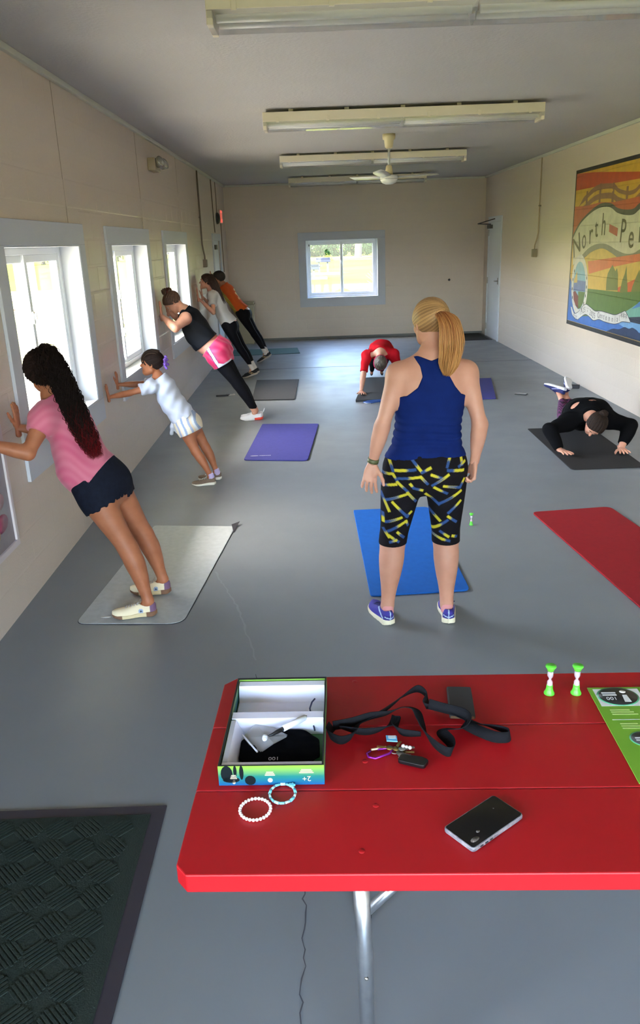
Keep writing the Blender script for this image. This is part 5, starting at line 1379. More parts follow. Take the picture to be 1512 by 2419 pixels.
FACE_L = Matrix(((0,0,1,0),(1,0,0,0),(0,1,0,0),(0,0,0,1)))       # reads on a wall seen from +X
text_mesh('EXIT', .16, 'lettering', mat('sign_letter', (244,214,200), .4), Matrix.Translation((.0415, 0, .115)) @ FACE_L, r)
mb = MB(); mb.tube([(.012,.06,0),(.012,.07,-.9)], .008, 6); mb.build('cable', con_m, r)

r = empty('emergency_light', (XL, 9.35, 2.80), 0, 'twin-head emergency light high on the left wall between second and third windows', 'light')
mb = MB(); mb.box(.0, .085, -.15, .16, -.065, .065); mb.build('housing', mat('emergency_beige', (176,160,136), .5), r, bevel=.01)
for y in (-.06, .20):
    M = Matrix.Translation((.11, y, .02)) @ Euler((.5, 1.2, 0)).to_matrix().to_4x4()
    mb = MB(); mb.lathe([(.02,-.05),(.045,-.03),(.058,.02),(.060,.03)], 18, M); h_ = mb.build('lamp_head', mat('clear_grey_plastic', (150,146,136), .15), r)
    mb = MB(); mb.lathe([(.0575,.027),(.045,.040),(.02,.047)], 18, M); mb.build('lamp_lens', mat('lens_silver', (190,190,182), .08, metal=.7), h_)
mb = MB(); mb.box(0, .02, .16, .24, .0, .04); mb.build('arm', mat('emergency_beige', (176,160,136), .5), r)
# dark spot fitting on the far wall
mb = MB(); mb.lathe([(.022,0),(.024,.01),(.012,.03)], 12, Matrix.Translation((2.845, YB-.0, 1.109)) @ Matrix.Rotation(PI/2, 4, 'X')); o = mb.build('wall_plug', mat('dark_plastic', (50,50,54), .5)); tag(o, 'small dark round plug on the far wall, left of the corner door', 'plug')

# framed poster cut by the left edge of the view
r = empty('framed_poster', (XL, 3.55, .39), 0, 'white framed poster at the left edge of the view, low on the left wall', 'poster')
for b in ((0,.022,-.62,.62,0,.035),(0,.022,-.62,.62,.755,.79),(0,.022,-.62,-.585,.035,.755),(0,.022,.585,.62,.035,.755)):
    mb = MB(); mb.box(*b); mb.build('frame_rail', mat('white_frame', (206,196,198), .4), r, bevel=.003)
mb = MB(); mb.box(.002, .010, -.585, .585, .035, .755); mb.build('print', mat('poster_print', (96,70,84), .3, noise=(3.2, (150,146,150), .22)), r)
for i, (y, z, a, b, c) in enumerate(((.44,.18,.09,.05,(150,70,96)),(.45,.30,.07,.045,(196,150,160)),(.40,.36,.06,.03,(180,66,74)),(.43,.42,.07,.04,(190,190,176)),(.30,.14,.10,.06,(206,180,120)),(.1,.4,.2,.12,(140,120,130)),(-.3,.3,.22,.2,(120,60,80)))):
    mb = MB(); mb.lathe([(1, 0), (1, .001)], 14, Matrix.Translation((.0102+.0002*i, y, z)) @ FACE_L @ Matrix.Diagonal((a, b, 1, 1))); mb.build('print_patch', mat('poster_%d_%d_%d' % c, c, .3), r)

# ------------------------------------------------------------------ mural on the right wall
mural = empty('mural', (XR, 11.28, .745), 0, 'large painted mural with black border and white banner lettering on the right wall', 'mural')
# local (u right, v up) as the viewer sees it -> wall plane, seen from -X
MU = Matrix(((0,0,-1,0),(-1,0,0,0),(0,1,0,0),(0,0,0,1)))
lay = [0]
def mural_mat(c):
    """flat paint over the block wall: the courses show through as fine relief"""
    nm = 'mural_%d_%d_%d' % c
    if nm in MATS: return MATS[nm]
    m = mat(nm, c, .40, noise=(9, tuple(int(v*.88) for v in c), .3)); nt = m.node_tree; n = nt.nodes
    t = n.new('ShaderNodeTexCoord'); s = n.new('ShaderNodeSeparateXYZ'); cb = n.new('ShaderNodeCombineXYZ'); br = n.new('ShaderNodeTexBrick'); bp = n.new('ShaderNodeBump'); az = n.new('ShaderNodeMath'); az.inputs[1].default_value = .745
    nt.links.new(t.outputs['Object'], s.inputs[0]); nt.links.new(s.outputs[1], cb.inputs[0]); nt.links.new(s.outputs[2], az.inputs[0]); nt.links.new(az.outputs[0], cb.inputs[1]); nt.links.new(cb.outputs[0], br.inputs[0])
    br.inputs['Color1'].default_value = br.inputs['Color2'].default_value = (1,1,1,1); br.inputs['Mortar'].default_value = (0,0,0,1)
    br.inputs['Scale'].default_value = 1; br.inputs['Brick Width'].default_value = .4064; br.inputs['Row Height'].default_value = .2032; br.inputs['Mortar Size'].default_value = .006; br.inputs['Mortar Smooth'].default_value = .6
    bp.inputs['Strength'].default_value = .8; bp.inputs['Distance'].default_value = .004; nt.links.new(br.outputs['Color'], bp.inputs['Height']); nt.links.new(bp.outputs[0], n['Principled BSDF'].inputs['Normal'])
    return m
def mp(name, poly, c, m2=None):
    lay[0] += 1; mb = MB(); d = .0030+.00010*lay[0]
    A = sum(poly[i][0]*poly[(i+1) % len(poly)][1]-poly[(i+1) % len(poly)][0]*poly[i][1] for i in range(len(poly)))
    if A < 0: poly = poly[::-1]
    mb.prism(poly, .0012, d, MU); return mb.build(name, mural_mat(c), mural)
U = 3.05
def sm(pts, n=5):
    out = []; N = len(pts)
    for i in range(N-1):
        p0, p1, p2, p3 = pts[max(i-1, 0)], pts[i], pts[i+1], pts[min(i+2, N-1)]
        for k in range(n):
            t = k/n; out.append(tuple(.5*((2*p1[j])+(p2[j]-p0[j])*t+(2*p0[j]-5*p1[j]+4*p2[j]-p3[j])*t*t+(3*p1[j]-p0[j]-3*p2[j]+p3[j])*t**3) for j in (0, 1)))
    return out+[pts[-1]]
mp('border', [(0,0),(U,0),(U,1.98),(0,1.98)], (30,28,30))
mp('yellow_sky', [(.04,.05),(U-.04,.05),(U-.04,1.935),(.04,1.935)], (206,162,44))
mp('orange_ray', [(.044,1.936),(.686,1.909),(2.161,1.80),(U-.04,1.76),(U-.04,1.66),(2.177,1.73),(1.4,1.735),(.04,1.731)], (188,72,32))
fu = sm([(.212,1.525),(.371,1.629),(.536,1.674),(.728,1.727),(.982,1.753),(1.413,1.73),(1.6,1.665),(1.883,1.624),(2.088,1.636),(2.25,1.69),(2.6,1.74),(3.0,1.70)])
fd = sm([(.212,1.50),(.42,1.545),(.60,1.598),(.80,1.640),(1.02,1.655),(1.40,1.640),(1.6,1.585),(1.883,1.545),(2.088,1.555),(2.25,1.605),(2.6,1.655),(3.0,1.62)])
mp('fence_rail', fu+[(u, v+.035) for u, v in fd[::-1]], (140,98,72))
mp('fence_rail', [(u, v-.01) for u, v in fd]+[(u, v-.075) for u, v in fd[::-1]], (140,98,72))
for u, v in ((.50,1.60),(.98,1.66),(1.42,1.64),(1.86,1.575),(2.3,1.63),(2.75,1.68)): mp('fence_post', [(u-.035,v-.13),(u+.035,v-.13),(u+.03,v+.10),(u-.03,v+.10)], (132,92,68))
for a in range(0, 40, 9): mp('fence_knot', [(fu[a+3][0], fu[a+3][1]-.06), (fu[a+7][0], fu[a+7][1]-.06), (fu[a+7][0], fu[a+7][1]-.085), (fu[a+3][0], fu[a+3][1]-.085)], (214,172,60))
mp('orange_ray', [(.04,1.532),(.501,1.524),(1.032,1.544),(1.462,1.525),(2.227,1.55),(U-.04,1.57),(U-.04,1.30),(.06,1.05),(.04,1.05)], (190,88,52))
gt_ = sm([(.044,1.175),(.293,1.331),(.625,1.444),(.942,1.517),(1.16,1.533),(1.407,1.513),(1.593,1.46),(1.85,1.431),(2.087,1.432),(2.239,1.481),(2.6,1.56),(3.0,1.53)])
bt = sm([(.05,1.13),(.168,1.22),(.367,1.33),(.696,1.43),(.983,1.479),(1.233,1.484),(1.419,1.462),(1.607,1.406),(1.864,1.373),(2.102,1.371),(2.255,1.416),(2.6,1.50),(3.0,1.47)])
bb = sm([(.12,.78),(.30,.86),(.461,.917),(.692,1.004),(.952,1.055),(1.24,1.066),(1.461,1.041),(1.707,.992),(1.966,.96),(2.202,.968),(2.357,1.007),(2.6,1.05),(3.0,1.02)])
gb = sm([(.36,.85),(.606,.90),(.799,.960),(1.092,1.005),(1.285,1.005),(1.54,.96),(1.724,.915),(2.031,.900),(2.37,.94),(2.6,.99),(3.0,.96)])
mp('grey_outline', gt_+bt[::-1], (74,74,68)); mp('grey_outline', bb+gb[::-1], (126,126,108))
mp('banner', bt+bb[::-1], (214,210,190))
mp('pale_yellow_sky', [(.50,.86),(.799,.960),(1.092,1.005),(1.285,1.005),(1.54,.96),(1.724,.915),(2.031,.90),(2.4,.945),(U-.04,.95),(U-.04,.50),(.5,.45)], (214,180,84))
mp('orange_ray', [(.715,.849),(1.189,.881),(2.366,.965),(U-.04,1.0),(U-.04,.93),(2.387,.886),(1.635,.808),(.79,.696)], (216,110,66))
mp('orange_ray', [(1.833,.53),(1.821,.58),(2.071,.643),(2.344,.704),(2.7,.80),(2.9,.60)], (216,100,52))
for pts in ([(1.45,.53),(1.44,.66),(1.47,.73),(1.53,.78),(1.60,.83),(1.66,.79),(1.71,.76),(1.75,.80),(1.80,.72),(1.83,.55)], [(1.90,.54),(1.94,.66),(2.0,.74),(2.035,.83),(2.07,.72),(2.12,.60),(2.13,.54)], [(2.22,.52),(2.26,.62),(2.32,.70),(2.41,.80),(2.47,.70),(2.55,.60),(2.6,.53)], [(2.66,.52),(2.75,.74),(2.84,.53)]): mp('tree_shape', pts, (112,124,62))
mp('green_field', [(.55,.50),(.791,.515),(1.4,.526),(1.986,.539),(2.46,.575),(U-.04,.60),(U-.04,.25),(.55,.15)], (92,124,62))
mp('blue_water', [(.04,.055),(U-.04,.055),(U-.04,.22),(2.549,.2),(2.29,.22),(2.04,.20),(1.7,.17),(1.29,.175),(.918,.181),(.60,.15),(.35,.2),(.15,.50),(.06,.62),(.04,.55)], (58,112,196))
mp('teal_hill', [(2.10,.30),(2.12,.331),(2.493,.463),(U-.04,.55),(U-.04,.30),(2.53,.30),(2.242,.262)], (118,178,168))
mp('blue_hill', [(2.297,.375),(2.491,.468),(2.8,.55),(U-.04,.58),(U-.04,.50),(2.504,.416)], (74,128,204))
mp('dark_hill', [(2.20,.278),(2.53,.312),(U-.04,.34),(U-.04,.22),(2.55,.225),(2.29,.225)], (34,44,70))
mp('light_blue_water', [(1.93,.185),(2.05,.222),(2.116,.235),(2.331,.235),(2.549,.236),(U-.04,.24),(U-.04,.15),(2.2,.150)], (112,164,220))
mp('navy_hill', sm([(1.574,.055),(1.775,.108),(1.975,.123),(2.134,.163),(2.27,.159),(2.371,.179),(2.504,.163),(2.578,.142),(2.8,.16),(U-.04,.13),(U-.04,.055)]), (34,52,92))
def oval(cx_, cy_, rx, ry, n=30, tilt=-.10): return [(cx_+rx*math.cos(a)+tilt*ry*math.sin(a), cy_+ry*math.sin(a)) for a in (2*PI*i/n for i in range(n))]
mp('emblem_ring', oval(.455,.535,.335,.395), (214,214,210))
mp('emblem_sky', oval(.455,.535,.250,.305), (128,178,204))
mp('emblem_stripe', [(.22,.60),(.33,.72),(.36,.60),(.36,.46),(.21,.50)], (206,178,104)); mp('emblem_lake', [(.36,.60),(.70,.60),(.70,.47),(.215,.46),(.22,.56),(.36,.57)], (104,124,180))
mp('emblem_field', [(.43,.46),(.702,.465),(.66,.33),(.56,.25),(.46,.235)], (92,122,60)); mp('emblem_building', [(.22,.44),(.30,.46),(.44,.40),(.47,.235),(.36,.27),(.26,.34)], (122,48,48))
rt = sm([(.20,.24),(.316,.165),(.42,.175),(.513,.206),(.645,.275),(.781,.314),(.963,.287),(1.14,.257),(1.332,.274),(1.584,.271),(1.824,.27),(2.04,.32),(2.133,.332),(2.291,.236)])
rb = sm([(.16,.24),(.256,.138),(.46,.098),(.602,.142),(.773,.192),(.918,.181),(1.098,.146),(1.291,.175),(1.486,.166),(1.79,.168),(1.958,.194),(2.063,.220),(2.293,.231)])
mp('ribbon_outline', [(u, v+.008) for u, v in rt]+[(u, v-.008) for u, v in rb[::-1]], (40,52,84)); mp('ribbon', rt+rb[::-1], (216,218,222))
olive = mat('mural_letter_olive', (108,98,58), .45, noise=(8, (66,64,50), .2)); lay[0] += 2
def letter(ch, u, v, h, sx=1.0, rot=0.0, shear=0.0, m=olive, name='letter', size=None):
    M = MU @ Matrix.Translation((u, v, -.0+.0031+.00010*(lay[0]+2))) @ Matrix.Rotation(rot, 4, 'Z')
    text_mesh(ch, (size or h)*1.38, name, m, M, mural, .00012, sx, shear)
for ch, u, v, h, sx, rot in (('N',.235,1.03,.27,1.15,.35),('o',.515,1.115,.27,.85,.25),('r',.765,1.175,.27,1.0,.15),('t',.955,1.245,.24,1.0,.08),('h',1.205,1.275,.27,.85,0),('P',1.84,1.19,.27,.9,-.06),('e',2.10,1.135,.27,.95,.0),('r',2.36,1.19,.26,1.0,.08)):
    letter(ch, u, v, h, sx, rot)
mp('red_diamond', [(1.392,1.287),(1.672,1.236),(1.668,1.147),(1.398,1.200)], (190,92,78))
ink = mat('mural_ink', (70,76,92), .5)
rc = sm([(.30,.145),(.46,.128),(.60,.20),(.77,.25),(.93,.232),(1.10,.20),(1.30,.222),(1.5,.218),(1.8,.216),(2.0,.25),(2.2,.262)], 8)
txt = 'Est. 1925 - 2025 Centennial'
for i, ch in enumerate(txt):
    if ch == ' ': continue
    t = .02+i/(len(txt)-1)*.86; q = t*(len(rc)-1); j = min(int(q), len(rc)-2); a = math.atan2(rc[j+1][1]-rc[j][1], rc[j+1][0]-rc[j][0]); u = rc[j][0]+(rc[j+1][0]-rc[j][0])*(q-j); v = rc[j][1]+(rc[j+1][1]-rc[j][1])*(q-j)
    letter(ch, u, v, .072, .9, a, m=ink, size=.072)
for u in (2.02, 2.09, 2.16): letter('*', u, .262, .09, 1, m=ink, size=.1)
for i in range(9): mp('ring_mark', oval(.455+.29*math.cos(-1.0+i*.33 if i < 5 else 2.6+(i-5)*.35), .535+.345*math.sin(-1.0+i*.33 if i < 5 else 2.6+(i-5)*.35), .012, .022, 8), (60,64,72))

# ------------------------------------------------------------------ exercise mats
def rounded(corners, rad, n=6):
    out = []; N = len(corners)
    for i in range(N):
        p = Vector(corners[i]); a = (Vector(corners[i-1])-p).normalized(); b = (Vector(corners[(i+1) % N])-p).normalized()
        r = rad[i] if isinstance(rad, (list, tuple)) else rad
        for k in range(n+1):
            t = k/n; q = p+a*r*(1-t)**2+b*r*t*t; out.append((q.x, q.y))
    return out
def mat_obj(corners, c, th, rad, label, c2=None, logo=None, name='exercise_mat', z0=.0012, curl=None, under=None, group=None):
    A = sum(corners[i][0]*corners[(i+1) % 4][1]-corners[(i+1) % 4][0]*corners[i][1] for i in range(4))
    cx_ = sum(p[0] for p in corners)/4; cy_ = sum(p[1] for p in corners)/4
    if A < 0: corners = corners[::-1]
    poly = [(x-cx_, y-cy_) for x, y in rounded(corners, rad)]
    r = empty(name, (cx_, cy_, z0), 0, label, 'mat', group)
    mb = MB()
    if curl:
        # grid surface lifted near one corner or edge
        n = 30; P = [Vector((p[0]-cx_, p[1]-cy_, 0)) for p in corners]; vs = []; fs = []
        for j in range(n+1):
            for i in range(n+1):
                s, t = i/n, j/n; q = P[0]*(1-s)*(1-t)+P[1]*s*(1-t)+P[2]*s*t+P[3]*(1-s)*t; z = curl(q.x+cx_, q.y+cy_)
                vs.append((q.x, q.y, z)); 
        N = len(vs); vs += [(x, y, z+th) for x, y, z in vs]
        for j in range(n):
            for i in range(n):
                a = j*(n+1)+i; fs.append((a+n+1, a+n+2, a+1, a)); fs.append((N+a, N+a+1, N+a+n+2, N+a+n+1))
        ed = [i for i in range(n+1)]+[(j+1)*(n+1)-1 for j in range(1, n+1)]+[n*(n+1)+i for i in range(n-1, -1, -1)]+[j*(n+1) for j in range(n-1, 0, -1)]
        for a, b in zip(ed, ed[1:]+ed[:1]): fs.append((a, b, N+b, N+a))
        mb.add(vs, fs, True)
    else: mb.prism(poly, 0 if not under else .0022, th)
    if under:
        m2 = MB(); m2.prism([(x*1.008, y*1.0035) for x, y in poly], 0, .0022); m2.build('underside', mat('mat_under', under, .8), r)
    nm = 'mat_%d_%d_%d' % c
    o = mb.build('foam_sheet', mat(nm, c, .8, spec=.25, noise=(26, c2 or tuple(int(v*.93) for v in c), .3), bump=(320, .5, .002)), r, bevel=0 if curl else .003)
    return r
def logo_mark(x, y, w, z, parent_label=None, parent=None, c=(206,206,216)):
    lx, ly = x-parent.location.x, y-parent.location.y
    mb = MB(); mb.lathe([(1, 0), (1, .0006)], 12, Matrix.Translation((lx, ly, z)) @ Matrix.Diagonal((w*.25, .010, 1, 1)))
    for k in range(6): mb.box(lx+w*.3+k*w*.12, lx+w*.3+k*w*.12+w*.08, ly-.006, ly+.006, z, z+.0006)
    o = mb.build('printed_logo', mat('mat_logo_%d' % c[0], c, .6), parent); o['kind'] = 'stuff'
m_ = mat_obj([(-1.373,3.905),(-.775,3.860),(-.625,5.394),(-1.234,5.475)], (182,188,190), .0055, [.06,.09,.02,.02], 'light grey mat under the child in pink, near the left wall', under=(44,42,50))
mb = MB(); mb.add([(.375,.60,.004),(.385,.72,.006),(.405,.80,.020),(.345,.765,.010)], [(0,1,2,3)], True); mb.add([(.375,.60,.0035),(.385,.72,.0055),(.405,.80,.0195),(.345,.765,.0095)], [(3,2,1,0)], True); mb.build('curled_corner', mat('mat_under', (44,42,50), .8), m_)
logo_mark(-1.22, 3.97, .12, .0065, parent=m_, c=(198,198,192))
mat_obj([(.270,4.120),(.852,4.152),(.823,5.668),(.250,5.651)], (20,94,180), .011, [.03,.05,.05,.02], 'blue mat on the floor just in front of the standing adult')
mat_obj([(1.733,3.74),(2.33,3.80),(2.155,5.520),(1.560,5.459)], (150,20,30), .012, [.05,.05,.06,.04], 'red mat cut by the right edge of the view')
m_ = mat_obj([(-.716,7.240),(-.104,7.138),(.013,8.690),(-.627,8.776)], (68,68,138), .012, [.04,.06,.03,.02], 'purple mat on the floor to the right of the small child')
logo_mark(-.62, 7.36, .16, .0125, parent=m_)
mat_obj([(-.853,10.252),(-.289,10.205),(-.255,11.769),(-.889,11.824)], (62,62,64), .014, .015, 'charcoal mat on the floor behind the adult in pink shorts')
mat_obj([(-1.640,14.70),(-.276,14.746),(-.337,15.563),(-1.661,15.545)], (74,104,96), .006, .02, 'dark green mat laid crosswise near the far left corner')
mat_obj([(.495,9.917),(1.13,9.90),(1.26,11.60),(.725,11.630)], (58,60,62), .026, .02, 'thick dark grey mat under the person in the red tee')
mat_obj([(1.72,9.80),(2.259,9.784),(2.520,11.280),(1.98,11.30)], (66,64,134), .014, .02, 'purple mat to the right, behind the standing adult')
mat_obj([(2.190,6.537),(2.84,6.54),(2.88,8.10),(2.218,8.113)], (44,42,42), .006, [.05,.05,.02,.02], 'black mat under the person doing the push-up by the right wall')
# door mats
def ribbed_mat(x0, x1, y0, y1, label, c, edge, ribs=True):
    r = empty('door_mat', ((x0+x1)/2, (y0+y1)/2, .001), 0, label, 'mat'); w, h = (x1-x0)/2, (y1-y0)/2
    mb = MB(); mb.box(-w, w, -h, h, 0, .006); mb.build('rubber_border', mat('rubber_border', edge, .6), r, bevel=.003)
    mb = MB(); mb.box(-w+.05, w-.05, -h+.05, h-.05, .005, .009); mb.build('carpet_pad', mat('mat_carpet_%d' % c[0], c, .95, noise=(90, tuple(int(v*1.3) for v in c), .3), bump=(200, .6, .004)), r)
    if ribs:
        mb = MB(); n = 0
        S = .105
        for i in range(int((w*2-.1)/S)+1):
            for j in range(int((h*2-.1)/S)+1):
                cx_, cy_ = -w+.05+(i+.5)*S, -h+.05+(j+.5)*S
                if cx_ > w-.09 or cy_ > h-.09: continue
                a = PI/4 if (i+j) % 2 else -PI/4
                for k in range(-3, 4):
                    o_ = k*.0135; l = .048-abs(k)*.005
                    M = Matrix.Translation((cx_, cy_, .009)) @ Matrix.Rotation(a, 4, 'Z')
                    mb.box(-l, l, o_-.004, o_+.004, 0, .003, M)
        o = mb.build('ribs', mat('mat_carpet_%d' % c[0], c, .95), r); o['kind'] = 'stuff'
ribbed_mat(-1.70, -.604, .60, 2.39, 'large dark green ribbed door mat in the lower left corner', (20,32,26), (48,44,52))
ribbed_mat(2.93, 3.52, 15.75, 16.95, 'black door mat at the corner door in the right wall', (30,32,30), (40,40,40), False)

# ------------------------------------------------------------------ small things on the floor
r = empty('trash_can', (-1.40, 16.62, 0), 0, 'beige rectangular trash can with lid in the far left corner', 'bin')
tm = mat('beige_plastic', (178,168,138), .5)
mb = MB(); mb.add([(sx*a, sy*b, z) for z, a, b in ((0,.155,.13),(.76,.185,.165)) for sx, sy in ((-1,-1),(1,-1),(1,1),(-1,1))], [(3,2,1,0),(4,5,6,7)]+[(i, (i+1) % 4, 4+(i+1) % 4, 4+i) for i in range(4)]); mb.build('body', tm, r, bevel=.012)
mb = MB(); mb.box(-.20, .20, -.18, .18, .745, .790); mb.box(-.185, .185, -.165, .165, .790, .835); mb.build('lid', tm, r, bevel=.010)
mb = MB(); mb.box(-.09, .09, -.186, -.178, .60, .68); mb.build('handle_recess', mat('beige_dark', (140,132,106), .6), r, bevel=.003)
black_strap = mat('black_webbing', (20,20,24), .9, spec=.15, bump=(300, .4, .002))
def pouch(x, y, rz, L, label, c, name='pouch', cat='pouch', h=.02, w=.05):
    r = empty(name, (x, y, .001), rz, label, cat); mb = MB(); mb.box(-L/2, L/2, -w/2, w/2, 0, h); mb.build('body', mat('%s_body_%d' % (name, c[0]), c, .6), r, bevel=.006)
    return r
r = pouch(-1.285, 10.66, .1, .17, 'black ankle strap lying on the floor between left wall and charcoal mat', (26,26,28), 'floor_strap', 'strap', .018, .045)
mb = MB(); mb.box(.05, .10, -.026, .026, .016, .022); mb.build('buckle', mat('dark_plastic', (50,50,54), .5), r)
r = pouch(-1.165, 10.72, .3, .09, 'small white card case on the floor beside the black strap', (206,204,196), 'card_case', 'case', .014, .07)
mb = MB(); mb.box(-.03, .03, -.02, .02, .0135, .0155); mb.build('label_patch', mat('patch_grey', (160,160,158), .5), r)
r = pouch(2.64, 10.05, -.5, .15, 'small phone lying on the floor between right wall and purple mat', (60,60,62), 'phone', 'phone', .010, .075)
mb = MB(); mb.box(-.068, .068, -.031, .031, .0098, .0108); mb.build('screen', mat('phone_screen_grey', (170,170,166), .1), r)
r = pouch(3.40, 10.34, -.4, .17, 'dark eyeglass case on the floor by the right wall behind the push-up person', (28,28,34), 'glasses_case', 'case', .045, .08)
mb = MB(); mb.box(-.086, .086, -.0405, .0405, .022, .025); mb.build('seam', mat('dark_plastic', (50,50,54), .5), r)
r = empty('resistance_band', (.70, 9.83, .002), 0, 'blue resistance band at the near end of the mat of the person in red', 'band')
mb = MB(); mb.tube([(-.10,.02,.005),(-.04,-.05,.012),(.05,-.04,.02),(.16,.02,.016),(.28,.05,.012),(.16,.06,.022),(.02,.03,.02),(-.06,.05,.01)], .012, 8, closed=True); mb.build('loop', mat('blue_rubber', (34,70,132), .5), r)
mb = MB(); mb.tube([(-.10,.0,.004),(-.07,-.05,.004),(-.02,-.06,.004)], .004, 6); mb.build('cord_end', mat('pale_cord', (190,196,200), .6), r)

def sand_timer(x, y, z, label, sand, h=.088):
    r = empty('sand_timer', (x, y, z), 0, label, 'timer', 'green sand timers')
    g = mat('green_plastic', (92,206,60), .35)
    mb = MB(); mb.lathe([(.0145,0),(.0148,.003),(.0112,.010),(.0090,.018),(.0085,.028)], 18); mb.build('base', g, r)
    mb = MB(); mb.lathe([(.0085,h-.016),(.0105,h-.010),(.0148,h-.003),(.0145,h)], 18); mb.build('top_cap', g, r)
    gl = mat('timer_glass', (226,214,226), .05, trans=0.0, alpha=.35, coat=.5)
    mb = MB(); mb.lathe([(.0080,.024),(.0084,h*.42),(.0030,h*.53),(.0084,h*.64),(.0080,h-.014)], 16); mb.build('glass', gl, r)
    mb = MB(); mb.lathe([(.0068,.026),(.0068,.032+.012*sand),(.001,.036+.014*sand)], 14); mb.build('sand', mat('pink_sand', (206,150,170), .9), r)
sand_timer(.617, 1.892, .7412, 'left of the two green sand timers standing on the red table', .6)
sand_timer(.690, 1.888, .7412, 'right of the two green sand timers, beside the green game board', .6)
sand_timer(1.072, 5.262, 0, 'green sand timer standing alone on the floor right of the blue mat', .4)

# ------------------------------------------------------------------ the red table
TZ = .740; ta = math.radians(-2.2)
table = empty('folding_table', (-.297, 2.037, 0), ta, 'red painted plank folding table with steel legs in the foreground', 'table')
tred = mat('red_gloss_paint', (172,16,26), .45, spec=.35, noise=(4, (160,14,22), .3), bump=(9, .12, .004))
TL, TW = 1.86, .765
seams = [0, -.252, -.505, -TW]
for i in range(3):
    y1, y0 = seams[i]-(.0012 if i else 0), seams[i+1]+.0012
    x0 = 0.0; ch = .035
    if i == 0: poly = [(0, y0), (TL, y0), (TL, y1-ch), (TL-ch, y1), (ch, y1), (0, y1-ch)]
    elif i == 2: poly = [(ch*.7, y0), (TL-ch*.7, y0), (TL, y0+ch*.8), (TL, y1), (0, y1), (0, y0+ch*.8)]
    else: poly = [(0, y0), (TL, y0), (TL, y1), (0, y1)]
    mb = MB(); mb.prism(poly, TZ-.045, TZ); mb.build('plank', tred, table, bevel=.003)
mb = MB()
for x in (.38, TL-.38):
    for b in ((x-.02, x+.02, -TW+.04, -.04, TZ-.070, TZ-.045),): mb.box(*b)
for x in (.38, TL-.38):
    m_ = MB(); m_.box(x-.03, x+.03, -TW+.06, -.06, TZ-.075, TZ-.0455); m_.build('cleat', tred, table)
for x, y in ((.38,-.03),(.40,-.40),(.42,-.56),(.385,-.70),(TL-.4,-.12),(TL-.38,-.6)):
    mb = MB(); mb.lathe([(.0075,0),(.0065,.0010),(.002,.0014)], 12, Matrix.Translation((x, y, TZ-.0003))); mb.build('bolt_head', tred, table)
galv = mat('galvanized_tube', (176,178,180), .28, metal=.85, noise=(20, (140,142,146), .3))
for s, x in ((1, .38), (-1, TL-.38)):
    for y, far in ((-.66, 0), (-.165, 1)):
        mb = MB(); mb.tube([(x, y, TZ-.06), (x+.008, y, .4), (x+.012, y, .012)], .0185, 16); lg = mb.build('leg', galv, table)
        mb = MB(); mb.lathe([(.023,0),(.023,.03),(.019,.034)], 14, Matrix.Translation((x+.012, y, 0))); mb.build('foot_cap', mat('black_rubber', (30,30,32), .7), lg)
    mb = MB(); mb.tube([(x+.008, -.66, .32), (x+.008, -.165, .32)], .011, 10); mb.build('crossbar', galv, table)
    mb = MB(); mb.tube([(x+.01, -.60, .47), (x+s*.10, -.55, .52), (x+s*.34, -.45, TZ-.062)], .0125, 12); mb.build('brace', galv, table)
    for z in (.36, .13):
        mb = MB(); mb.lathe([(.005,0),(.004,.004)], 8, Matrix.Translation((x+.010, -.6785, z)) @ Matrix.Rotation(PI/2, 4, 'X')); mb.build('rivet', steel, table)
# ------------------------------------------------------------------ things on the table
Z0 = TZ+.0014
# open game box
bx, by, bw, bl, bh = -.263, 1.548, .250, .392, .054
box = empty('game_box', (bx, by, Z0), math.radians(-2), 'open shallow game box with white dividers and green-blue printed sides on the red table', 'box')
side_print = mat('box_side_print', (120,170,70), .35); nt = side_print.node_tree; b_ = nt.nodes['Principled BSDF']
t_ = nt.nodes.new('ShaderNodeTexCoord'); s_ = nt.nodes.new('ShaderNodeSeparateXYZ'); r_ = nt.nodes.new('ShaderNodeValToRGB')
m_r = nt.nodes.new('ShaderNodeMapRange'); m_r.inputs[1].default_value = 0; m_r.inputs[2].default_value = .054
e = r_.color_ramp.elements; e[0].color = srgb(14,78,136); e[1].color = srgb(132,176,54); k_ = r_.color_ramp.elements.new(.45); k_.color = srgb(24,112,104)
nt.links.new(t_.outputs['Object'], s_.inputs[0]); nt.links.new(s_.outputs[2], m_r.inputs[0]); nt.links.new(m_r.outputs[0], r_.inputs[0]); nt.links.new(r_.outputs[0], b_.inputs['Base Color'])
black_card = mat('black_card', (22,22,30), .6); wcard = mat('white_card', (222,220,236), .6)
for nm, b in (('box_side', (0,bw,0,.003,0,bh)), ('box_side', (0,bw,bl-.003,bl,0,bh)), ('box_side', (0,.003,.003,bl-.003,0,bh)), ('box_side', (bw-.003,bw,.003,bl-.003,0,bh))):
    mb = MB(); mb.box(*b); mb.build(nm, side_print, box)
mb = MB(); mb.box(.003, bw-.003, .003, bl-.003, 0, .002); mb.build('box_floor', mat('box_floor_green', (56,110,50), .6), box)
for nm, b in (('rim_strip', (.0005,bw-.0005,.0005,.004,bh,bh+.0008)), ('rim_strip', (.0005,bw-.0005,bl-.008,bl-.0005,bh,bh+.0008)), ('rim_strip', (.0005,.0055,.004,bl-.008,bh,bh+.0008)), ('rim_strip', (bw-.0045,bw-.0005,.004,bl-.008,bh,bh+.0008))):
    mb = MB(); mb.box(*b); mb.build(nm, black_card, box)
def card(nm, pts, d=.0012):
    mb = MB(); n = len(pts); mb.add([tuple(p) for p in pts]+[(p[0], p[1], p[2]-d) for p in pts], [tuple(range(n)), tuple(range(n, 2*n))[::-1]]+[(i, (i+1) % n, n+(i+1) % n, n+i) for i in range(n)]); return mb.build(nm, wcard, box)
W0, W1 = .0065, bw-.006
